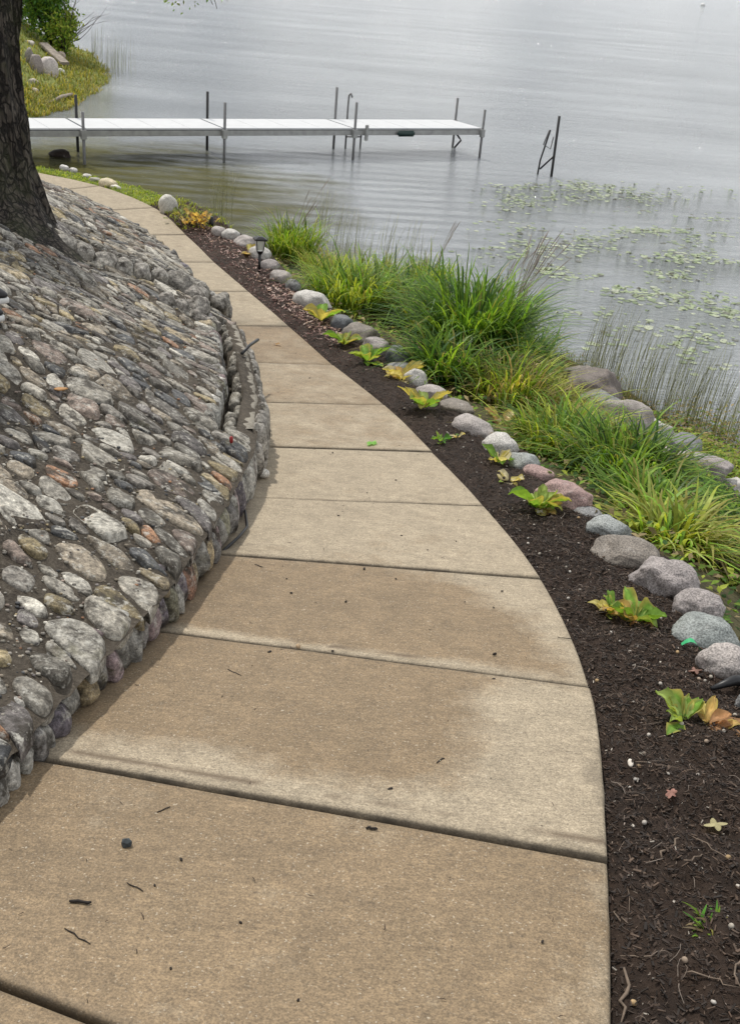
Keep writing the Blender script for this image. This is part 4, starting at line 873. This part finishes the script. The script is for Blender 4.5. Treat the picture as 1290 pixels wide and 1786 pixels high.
hosta(740, 712, spec(9, [HG, HL, HG, HY]), 'yellow green hosta beside the long flat stone in mid row', .17)
hosta(700, 664, spec(10, [HO, HY, HY, HC], 0, 360, .8, 1.2, .4), 'golden withered hosta against the white and pink boulder', .19)
hosta(640, 632, spec(8, [HG, HL, HG]), 'green hosta below the round slate blue boulder', .18)
hosta(600, 602, spec(8, [HG, HY, HL]), 'hosta with mixed green and yellow leaves below brown domed boulder', .19)
hosta(560, 560, spec(6, [HG, HY, HL], 0, 360), 'small yellow green hosta nearest to the long pale boulder', .20)
hosta(436, 462-20, spec(5, [HC, HY, HO], 0, 360, .7, 1., .5), 'pale dried plant in the mulch left of the lamp post', .16)
hosta(342, 398, spec(44, [(.50, .31, .10), (.50, .36, .14), (.55, .44, .16), (.36, .22, .09)], 0, 1440, .8, 1.3, .1), 'round golden brown dried hosta at the far corner of the bed', .10, puff=.085)
hosta(318, 386, spec(16, [(.20, .24, .08), (.25, .26, .08), (.45, .38, .2)], 0, 720, .8, 1.3, .2), 'olive and cream plant tucked left of the golden brown one', .10, puff=.06)
hosta(768, 771, spec(5, [(.10, .26, .04), HG], 0, 360, .5, .9, .2), 'tiny green seedling in the soil at the path bend', .09, 'seedling', 'seedling')
hosta(795, 765, spec(3, [(.12, .22, .05), HC], 0, 360, .5, .9, .4), 'tiny sprout with cream leaf right of the green seedling', .08, 'seedling', 'seedling')
hosta(872, 742, spec(9, [HC, HB, (.5, .38, .26)], 0, 360, .7, 1.2, .6), 'heap of curled brown dead leaves at the foot of the grass behind the row', .17, 'leaf_heap', 'dead leaves')
hosta(1005, 778, spec(2, [(.45, .13, .04)], 0, 60, .8, 1.2, .9), 'single rusty red dead leaf lying on the grass', .2, 'dead_leaf', 'dead leaf')
# ---------------------------------------------------------------- mulch and litter
mb = MB()
def chip(c, L_, w, t, a, tz, col):
    d = Vector((math.cos(a)*math.cos(tz), math.sin(a)*math.cos(tz), math.sin(tz))); s_ = Vector((-math.sin(a), math.cos(a), rng.uniform(-.3, .3))).normalized(); n_ = d.cross(s_)
    c = Vector(c); k = rng.uniform(.4, 1)
    V = [c-d*L_/2-s_*w*.5*k, c-d*L_/2+s_*w*.5, c+d*L_/2+s_*w*.5*k, c+d*L_/2-s_*w*.4]; V += [v+n_*t for v in V]
    mb.add(V, [(4, 5, 6, 7), (0, 4, 7, 3), (1, 2, 6, 5), (0, 1, 5, 4), (2, 3, 7, 6)], col)
DM = [(.018, .011, .007), (.032, .020, .013), (.050, .031, .020), (.085, .056, .038), (.022, .015, .011)]
for _ in range(60000):
    near = rng.random() < .7; j = rng.uniform(-.6, 4) if near else rng.uniform(4, 12); u = rng.uniform(.0, 1.05); p = bedf(j, u)
    far = np.clip((j-6.5)/1.5, 0, 1); L_ = rng.gamma(1.5, .0042)*(1+.7*far)+.0025; L_ = min(L_, .017+.02*far); c = np.array(DM[rng.integers(5)])
    if far and rng.random() < far: c = np.array([(.10, .045, .035), (.15, .075, .06), (.07, .03, .025), (.30, .20, .17), (.42, .33, .28)][rng.choice(5, p=[.35, .28, .19, .13, .05])])
    elif rng.random() < .055: c = np.array([(.38, .31, .26), (.28, .22, .17), (.5, .45, .38)][rng.integers(3)])*.8; L_ *= .55
    chip((p[0], p[1], p[2]+rng.uniform(0, .006)), L_, L_*rng.uniform(.10, .40), .0015+L_*.05, rng.uniform(0, 6.28), rng.normal(0, .3), c*rng.uniform(.7, 1.3))
for _ in range(1500):       # fallen pale leaves in the far part
    j = rng.uniform(7.4, 11.2); u = rng.uniform(.25, 1.05)
    if j > 9 and rng.random() < .45: continue
    p = bedf(j, u); chip((p[0], p[1], p[2]+.01), rng.uniform(.015, .04), rng.uniform(.008, .02), .003, rng.uniform(0, 6.28), rng.normal(0, .4), np.array([(.42, .28, .24), (.5, .38, .32), (.30, .17, .14), (.36, .24, .17)][rng.integers(4)])*rng.uniform(.6, 1.1))
tag(mb.out('mulch', M['col'], None, False), 'dark shredded bark mulch covering the planting bed', 'mulch', kind='stuff')
def small_rock(name, p, s, col, mat, label, cat, group=None, seed=0, sub=2, rough=.15, cuts=3):
    V, Fc = rock(s, seed, sub, cuts, rough); return tag(mk(name, rotz(V, rng.uniform(0, 6.28), p), Fc, mat, None, np.array(col)), label, cat, group)
AC = [(1121, 1318), (1183, 1113), (1180, 1140), (1187, 1265), (1241, 1175), (1217, 1187), (1112, 1340), (1122, 1438), (1273, 1619), (1192, 1678), (1103, 1753), (990, 1046), (1238, 1183), (1220, 1163), (1268, 1499), (920, 950), (940, 968), (1054, 972), (1008, 905), (1130, 1285), (1280, 1250), (1230, 1296), (1040, 1190), (1150, 1195), (741, 730), (800, 740)]
for k, (px, py) in enumerate(AC):
    p = HIT(px, py); small_rock('acorn', p+Vector((0, 0, .006)), (.0062, .0055, .0055), [(.40, .36, .30), (.30, .23, .17), (.42, .29, .15), (.44, .4, .35)][k % 4], M['col'], 'pale acorn lying on the dark mulch', 'acorn', 'acorns scattered over the planting bed', k, 3, .02, 0)
for k in range(110):
    j = rng.uniform(-.5, 6); u = rng.uniform(.05, 1); p = Vector(bedf(j, u)); s_ = rng.uniform(.003, .0065)
    small_rock('pebble', p+Vector((0, 0, s_*.5)), (s_*1.4, s_, s_*.7), np.array([(.55, .5, .43), (.42, .38, .33), (.62, .58, .52)][k % 3])*rng.uniform(.6, 1.1), M['col'], 'tiny pale stone or shell chip on the mulch', 'pebble', 'pale pebbles in the planting bed', k, 1, .1, 0)
TW = [((1090, 1700), (1078, 1786), .006, 'pale grey stick lying beside the path edge at the bottom'), ((1085, 1680), (1148, 1660), .003, 'thin curved pale twig above the pale grey stick'), ((1290, 1660), (1280, 1720), .004, 'bent twig at the right edge near the bottom'), ((1080, 1470), (1098, 1600), .0022, 'thin dark twig leaning along the path edge'),
      ((1200, 1460), (1275, 1505), .0025, 'thin straight twig crossing the mulch at right'), ((1105, 1330), (1180, 1342), .0022, 'slender pale twig near the white seed'), ((1150, 1495), (1185, 1470), .005, 'short splintered wood chip standing pale in the mulch'), ((1195, 1508), (1232, 1496), .003, 'short pale twig right of the wood chip'),
      ((880, 915), (910, 905), .002, 'fine curled root at the path edge below the bushy hosta'), ((975, 1035), (1040, 1050), .002, 'thin dark twig left of the withered orange shoot'), ((1190, 1700), (1290, 1730), .003, 'long reddish twig near the lower right corner'), ((1068, 1590), (1100, 1620), .0025, 'short light twig touching the path edge')]
for k, (a, b, r, lb) in enumerate(TW):
    a, b = HIT(*a), HIT(*b); P = [a.lerp(b, t)+Vector((rng.normal(0, .006), rng.normal(0, .006), .006+rng.uniform(0, .004))) for t in np.linspace(0, 1, 6)]
    tag(mk('twig', *tube(P, [r*.4, r*.55, r*.6, r*.5, r*.45, r*.25], 6), M['twig']), lb, 'twig')
mb = MB()
for k in range(420):
    j = rng.uniform(-.6, 5.5); u = rng.uniform(0.03, 1); a = Vector(bedf(j, u)); an = rng.uniform(0, 6.28); L_ = rng.uniform(.015, .06); P = [a+Vector((math.cos(an+.5*t)*L_*t, math.sin(an+.5*t)*L_*t, .008+.008*math.sin(3*t))) for t in (0, .33, .66, 1)]
    V, Fc = tube(P, rng.uniform(.0004, .0011), 4, False); mb.add(V, Fc, np.array([(.18, .14, .11), (.10, .06, .05), (.28, .23, .19), (.05, .03, .025)][k % 4]))
tag(mb.out('twig_litter', M['col']), 'fine twigs and rootlets littering the mulch', 'twig litter', kind='stuff')
# litter on the concrete
PV, PF = [], []
for jj in np.linspace(-3, 17, 200):
    for t in (0, .25, .5, .75, 1.):
        p = cr_(Lt, jj)*(1-t)+cr_(Rt, jj)*t; PV.append(Vector((p[0], p[1], ZP(p[1])+.001)))
PBV = BVHTree.FromPolygons(PV, gridfaces(200, 5))
def PH(px, py):
    h = PBV.ray_cast(EYE, ray(px, py), 40); return h[0] if h[0] is not None else HIT(px, py)
for k, (px, py, s_) in enumerate([(635, 993, .008), (603, 1050, .006), (470, 1139, .009), (862, 1142, .008), (860, 1186, .007), (680, 1378, .008), (316, 1500, .005), (945, 1643, .0045), (875, 1032, .006), (915, 1190, .0045), (938, 1248, .005), (855, 1360, .0045), (580, 1136, .005), (690, 1010, .005), (508, 1035, .006), (700, 935, .006), (795, 945, .005), (745, 960, .005), (590, 900, .006), (640, 860, .005), (540, 660, .007), (690, 838, .006), (580, 790, .007), (860, 1060, .005), (648, 1178, .004), (420, 1610, .004), (270, 1545, .004), (298, 1690, .004), (520, 1745, .004), (810, 1050, .004), (425, 1308, .004), (500, 1010, .004)]):
    small_rock('seed_husk', PH(px, py)+Vector((0, 0, s_*.4)), (s_*.95, s_*.55, s_*.5), (.03, .02, .015), M['darktwig'], 'small dark seed husk lying on the concrete path', 'seed husk', 'dark husks scattered on the path', k, 2, .3, 4)
small_rock('stone_chip', PH(221, 1475)+Vector((0, 0, .008)), (.013, .010, .012), (.05, .06, .065), M['col'], 'dark blue grey angular stone chip on the nearest full slab', 'stone chip', None, 3, 1, .25, 5).data.polygons.foreach_set('use_smooth', [False]*80)
small_rock('acorn', PH(520, 1130)+Vector((0, 0, .007)), (.008, .007, .007), (.5, .36, .22), M['col'], 'tan acorn sitting beside the second joint of the path', 'acorn', None, 8, 3, .03, 0)
small_rock('pebble', PH(459, 832)+Vector((0, 0, .02)), (.035, .025, .022), (.65, .62, .56), M['granite'], 'white stone at the foot of the curb on the path edge', 'stone', None, 3)
small_rock('seed', HIT(1098, 1334)+Vector((0, 0, .006)), (.015, .007, .005), (.66, .6, .52), M['col'], 'long cream seed on the mulch below the round acorn', 'seed', None, 5, 3, .05, 0)
small_rock('tile_chip', HIT(107, 691)+Vector((0, 0, .03)), (.03, .018, .004), (.42, .25, .10), M['orange'], 'flat orange chip wedged among the grey cobbles', 'tile chip', None, 5, 2, .05, 6)
small_rock('red_litter', HIT(403, 786)+Vector((0, 0, .05)), (.010, .010, .018), (.4, .05, .03), M['red'], 'small red object stuck at the near end of the curb trough', 'litter', None, 5, 2, .1, 4)
for (a, b, r, lb) in [((396, 1168), (421, 1180), .0028, 'crooked dark twig on the slab left of centre'), ((124, 1573), (160, 1577), .0045, 'straight black stick on the nearest full slab'), ((222, 1540), (250, 1556), .0018, 'thin dark twig right of the black stick'), ((112, 1620), (156, 1647), .0018, 'long fine twig below the black stick'), ((276, 1417), (298, 1408), .0018, 'curled fine twig near the first joint'), ((760, 1332), (773, 1324), .003, 'hooked dark twig on the pale side of the slab'), ((640, 1445), (657, 1449), .0045, 'short thick black twig just below the first joint'), ((972, 1112), (998, 1116), .002, 'dark twig lying at the right path edge'), ((445, 985), (458, 990), .002, 'tiny twig near the third joint at left')]:
    a, b = PH(*a), PH(*b); P = [a.lerp(b, t)+Vector((rng.normal(0, r*.5), rng.normal(0, r*.5), r)) for t in np.linspace(0, 1, 6)]
    tag(mk('twig', *tube(P, [r*.5, r*.7, r*.7, r*.6, r*.7, r*.4], 6), M['darktwig']), lb, 'twig')
mb = MB()
for k in range(260):
    j = rng.uniform(-.5, 8.5); t = rng.uniform(.03, .97); p = cr_(Lt, j)*(1-t)+cr_(Rt, j)*t; c = Vector((p[0], p[1], ZP(p[1])+.004)); s_ = rng.uniform(.001, .0026)
    a = rng.uniform(0, 6.28); d_ = Vector((math.cos(a), math.sin(a), 0)); mb.add(*tube([c-d_*s_*rng.uniform(1, 4), c+Vector((rng.normal(0, s_), rng.normal(0, s_), .001)), c+d_*s_*rng.uniform(1, 4)], [s_*.25, s_*.4, s_*.2], 4), (.06, .04, .03))
tag(mb.out('path_litter', M['col']), 'fine crumbs of twig and husk scattered over the slabs', 'litter', kind='stuff')
def flatleaf(px, py, L_, col, label, hit=HIT, lobes=4, name='dead_leaf', cat='leaf', lift=.012):
    p = hit(px, py); n = 40; V = [Vector((0, 0, .004))]; a0 = rng.uniform(0, 6.28)
    for i in range(n):
        th = 2*math.pi*i/n; r = L_*.5*(.55+.45*abs(math.cos(th*lobes/2)))*(1-.45*abs(math.sin(th))); V.append(Vector((math.cos(th+a0)*r, math.sin(th+a0)*r, .004*math.sin(th*3))))
    V = [v+p+Vector((0, 0, lift)) for v in V]; tag(mk(name, V, [(0, i, i % n+1) for i in range(1, n+1)], M['leaf'], None, np.array(col)), label, cat)
flatleaf(1168, 1390, .045, (.50, .27, .22), 'pink lobed oak leaf lying on the dark mulch', lobes=8)
flatleaf(1210, 1175, .05, (.42, .25, .20), 'pinkish brown leaf below the blue green boulder')
flatleaf(1245, 1445, .06, (.55, .50, .28), 'crumpled cream leaf with green tip in the mulch')
flatleaf(484, 602, .07, (.48, .30, .14), 'tan curled leaf on the brownish slab', PH)
flatleaf(648, 776, .09, (.25, .55, .12), 'bright green leaf scrap beside a path joint', PH, 6)
flatleaf(940, 896, .06, (.62, .58, .54), 'pale grey leaf at the foot of the bushy hosta')
flatleaf(1165, 945, .09, (.75, .72, .66), 'white papery leaf caught in the lime grass')
# black hose pieces and ribbon
a = HIT(404, 890)+Vector((.03, -.03, .05)); b = PH(425, 950)+Vector((-.02, 0, .03)); tag(mk('cable', *tube([a, a.lerp(b, .3)+Vector((.03, 0, .01)), a.lerp(b, .7)+Vector((.035, 0, 0)), b, b+Vector((-.06, -.12, -.02)), b+Vector((-.09, -.2, -.02))], .006, 8), M['black']), 'black cable looping out of the edging wall onto the path edge', 'cable')
for k, (q, w_) in enumerate([((422, 622), (432, 616))]):
    a, b = HIT(*q)+Vector((0, 0, .02)), HIT(*w_)+Vector((.05, .1, .06)); tag(mk('twig', *tube([a, a.lerp(b, .5)+Vector((0, 0, .01)), b], .010, 6), M['black']), 'black pipe stub sticking out over the curb', 'pipe')
a = HIT(1238, 1207); b = HIT(1310, 1196); tag(mk('drain_strip', *tube([a+Vector((0, 0, .012)), a.lerp(b, .5)+Vector((0, 0, .03)), b+Vector((0, 0, .02))], [.006, .016, .02], 8), M['black']), 'black plastic edging strip poking from under the pale pink boulder', 'edging strip')
p = HIT(1205, 1137); V = []
for i in range(9):
    t = i/8; c = p+Vector((-.03+.09*t, .02-.02*t, .012+.02*math.sin(t*5))); V += [c+Vector((0, -.006, 0)), c+Vector((.0, .006, .008*math.sin(t*7)))]
tag(mk('ribbon', V, [(2*i, 2*i+1, 2*i+3, 2*i+2) for i in range(8)], M['ribbon']), 'bright green ribbon scrap in front of the blue green boulder', 'ribbon')
p = HIT(366, 398); V, Fc = tube([p+Vector((0, .1, -.05)), p+Vector((0, .1, .11))], .026, 8); tag(mk('stake', V, Fc, M['black']), 'short black stake behind the golden brown dried hosta', 'stake')
# ---------------------------------------------------------------- path lamp
p = HIT(452, 474); D = (p-EYE).length; u1 = D/F; LS = .82
lamp = empty('path_lamp', p, 'black solar path lamp on a short stake in the reddish mulch', 'lamp')
hp = 30*u1*1.02; hx = up
mk('stake', *tube([p+up*-.05, p+up*hp], .014, 8), M['black'], lamp)
def frus(z0, z1, r0, r1, n=4, rot=math.pi/4+.3):
    V = [p+Vector((math.cos(rot+2*math.pi*k/n)*r, math.sin(rot+2*math.pi*k/n)*r*LS, z)) for z, r in ((z0, r0), (z1, r1)) for k in range(n)]
    return V, [tuple(range(n-1, -1, -1)), tuple(range(n, 2*n))]+[(k, (k+1) % n, n+(k+1) % n, n+k) for k in range(n)]
mk('collar', *frus(hp-.005, hp+.03, .022, .045), M['black'], lamp, smooth=False)
mk('lamp_glass', *frus(hp+.032, hp+.135, .045, .068), M['glass'], lamp, smooth=False)
for k in range(4):
    aa = math.pi/4+.3+math.pi/2*k; mk('cage_bar', *tube([p+Vector((math.cos(aa)*.050*LS, math.sin(aa)*.050*LS, hp+.03)), p+Vector((math.cos(aa)*.074*LS, math.sin(aa)*.074*LS, hp+.137))], .005, 5), M['black'], lamp)
mk('cap', *frus(hp+.137, hp+.152, .088, .085), M['black'], lamp, smooth=False)
mk('cap_top', *frus(hp+.153, hp+.170, .070, .03), M['black'], lamp, smooth=False)
# ---------------------------------------------------------------- person at the left edge (only the shoe tip is in view)
toe = HIT(9, 572); toe.z += .012; base = toe+Vector((-.27, .02, .02)); gz = GZ(base.x, base.y)+.03
per = empty('person', (base.x, base.y, gz), 'person in dark trousers and black shoes with white soles at the left edge', 'person')
def skin_mesh(name, joints, edges, radii, mat):
    me = bpy.data.meshes.new(name); me.from_pydata(joints, edges, []); me.materials.append(mat); o = bpy.data.objects.new(name, me); COL.objects.link(o)
    m = o.modifiers.new('skin', 'SKIN'); m.use_smooth_shade = True
    if not me.skin_vertices: me.attributes  # created with the modifier below
    bm_ = bmesh.new(); bm_.from_mesh(me); ly = bm_.verts.layers.skin.verify(); bm_.verts.ensure_lookup_table()
    for i, v in enumerate(bm_.verts): r = radii[i]; v[ly].radius = r if hasattr(r, '__len__') else (r, r); v[ly].use_root = (i == 0)
    bm_.to_mesh(me); bm_.free(); s_ = o.modifiers.new('sub', 'SUBSURF'); s_.levels = 2; s_.render_levels = 2; adopt(o, per); return o
bx_, by_, bz_ = base.x-.10, base.y+.08, gz
def q(x, y, z): return (bx_+x, by_+y, bz_+z)
skin_mesh('body', [q(0, 0, .98), q(0, 0, 1.2), q(0, 0, 1.42), q(0, 0, 1.52), q(.02, 0, 1.64), q(0, .19, 1.42), q(-.02, .24, 1.15), q(.06, .26, .92), q(0, -.19, 1.42), q(-.02, -.24, 1.15), q(.06, -.24, .92)], [(0, 1), (1, 2), (2, 3), (3, 4), (2, 5), (5, 6), (6, 7), (2, 8), (8, 9), (9, 10)], [.13, .12, .13, .055, .095, .06, .045, .035, .06, .045, .035], M['skin'])
skin_mesh('shirt', [q(0, 0, .95), q(0, 0, 1.2), q(0, 0, 1.43), q(0, .19, 1.43), q(-.01, .23, 1.22), q(0, -.19, 1.43), q(-.01, -.23, 1.22)], [(0, 1), (1, 2), (2, 3), (3, 4), (2, 5), (5, 6)], [.15, .145, .145, .08, .065, .08, .065], M['shirt'])
skin_mesh('trousers', [q(0, 0, .96), q(0, .10, .85), q(.01, .11, .48), q(0, .11, .09), q(0, -.10, .85), q(.02, -.11, .48), q(.04, -.10, .07)], [(0, 1), (1, 2), (2, 3), (0, 4), (4, 5), (5, 6)], [.15, .10, .072, .06, .10, .072, .055], M['cloth'])
V, Fc = rock((.105, .095, .09), 3, 3, 0, .1); mk('hair', rotz(V, 0, q(0, 0, 1.70)), Fc, M['hair'], per)
for sy, ez in ((-.045, 1.66), (.045, 1.66)):
    V, Fc = rock((.012, .014, .012), 3, 2, 0, 0); mk('eye', rotz(V, 0, q(.105, sy*.8, ez)), Fc, M['white'], per)
for k, hy in enumerate((.26, -.24)):
    for fi in range(5):
        a = q(.06, hy-.03+.015*fi, .91); L_ = [.05, .075, .085, .078, .06][fi]; mk('finger', *tube([a, Vector(a)+Vector((.012, 0, -L_*.55)), Vector(a)+Vector((.0, 0, -L_))], [.010, .009, .007], 6), M['skin'], per)
def shoe(cx_, cy_, cz):
    V, Fc = ico(4); V = V.copy(); V[:, 2] = np.maximum(V[:, 2], -.35); x = V[:, 0]
    U = np.stack([x*.145, V[:, 1]*(.046+.006*x), (V[:, 2]+.35)*(.055-.022*x)+.022], 1); r = mk('shoe', rotz(U, -.05, (cx_, cy_, cz)), Fc, M['black'], per)
    S = ico(4)[0].copy(); S[:, 2] = np.clip(S[:, 2]*3, -.5, .5); S = np.stack([S[:, 0]*.15, S[:, 1]*.050, S[:, 2]*.024+.012], 1)
    mk('sole', rotz(S, -.05, (cx_, cy_, cz)), Fc, M['white'], r)
    P = [Vector((cx_+.0+.10*t, cy_-.046+.02*t*t, cz+.035+.03*(1-t)**2)) for t in np.linspace(0, 1, 6)]; mk('shoe_stripe', *tube(P, [.002, .005, .007, .006, .004, .002], 6), M['white'], r)
shoe(toe.x-.145, toe.y, GZ(toe.x-.08, toe.y)+.012); shoe(toe.x-.20, toe.y+.22, GZ(toe.x-.2, toe.y+.22)+.02)
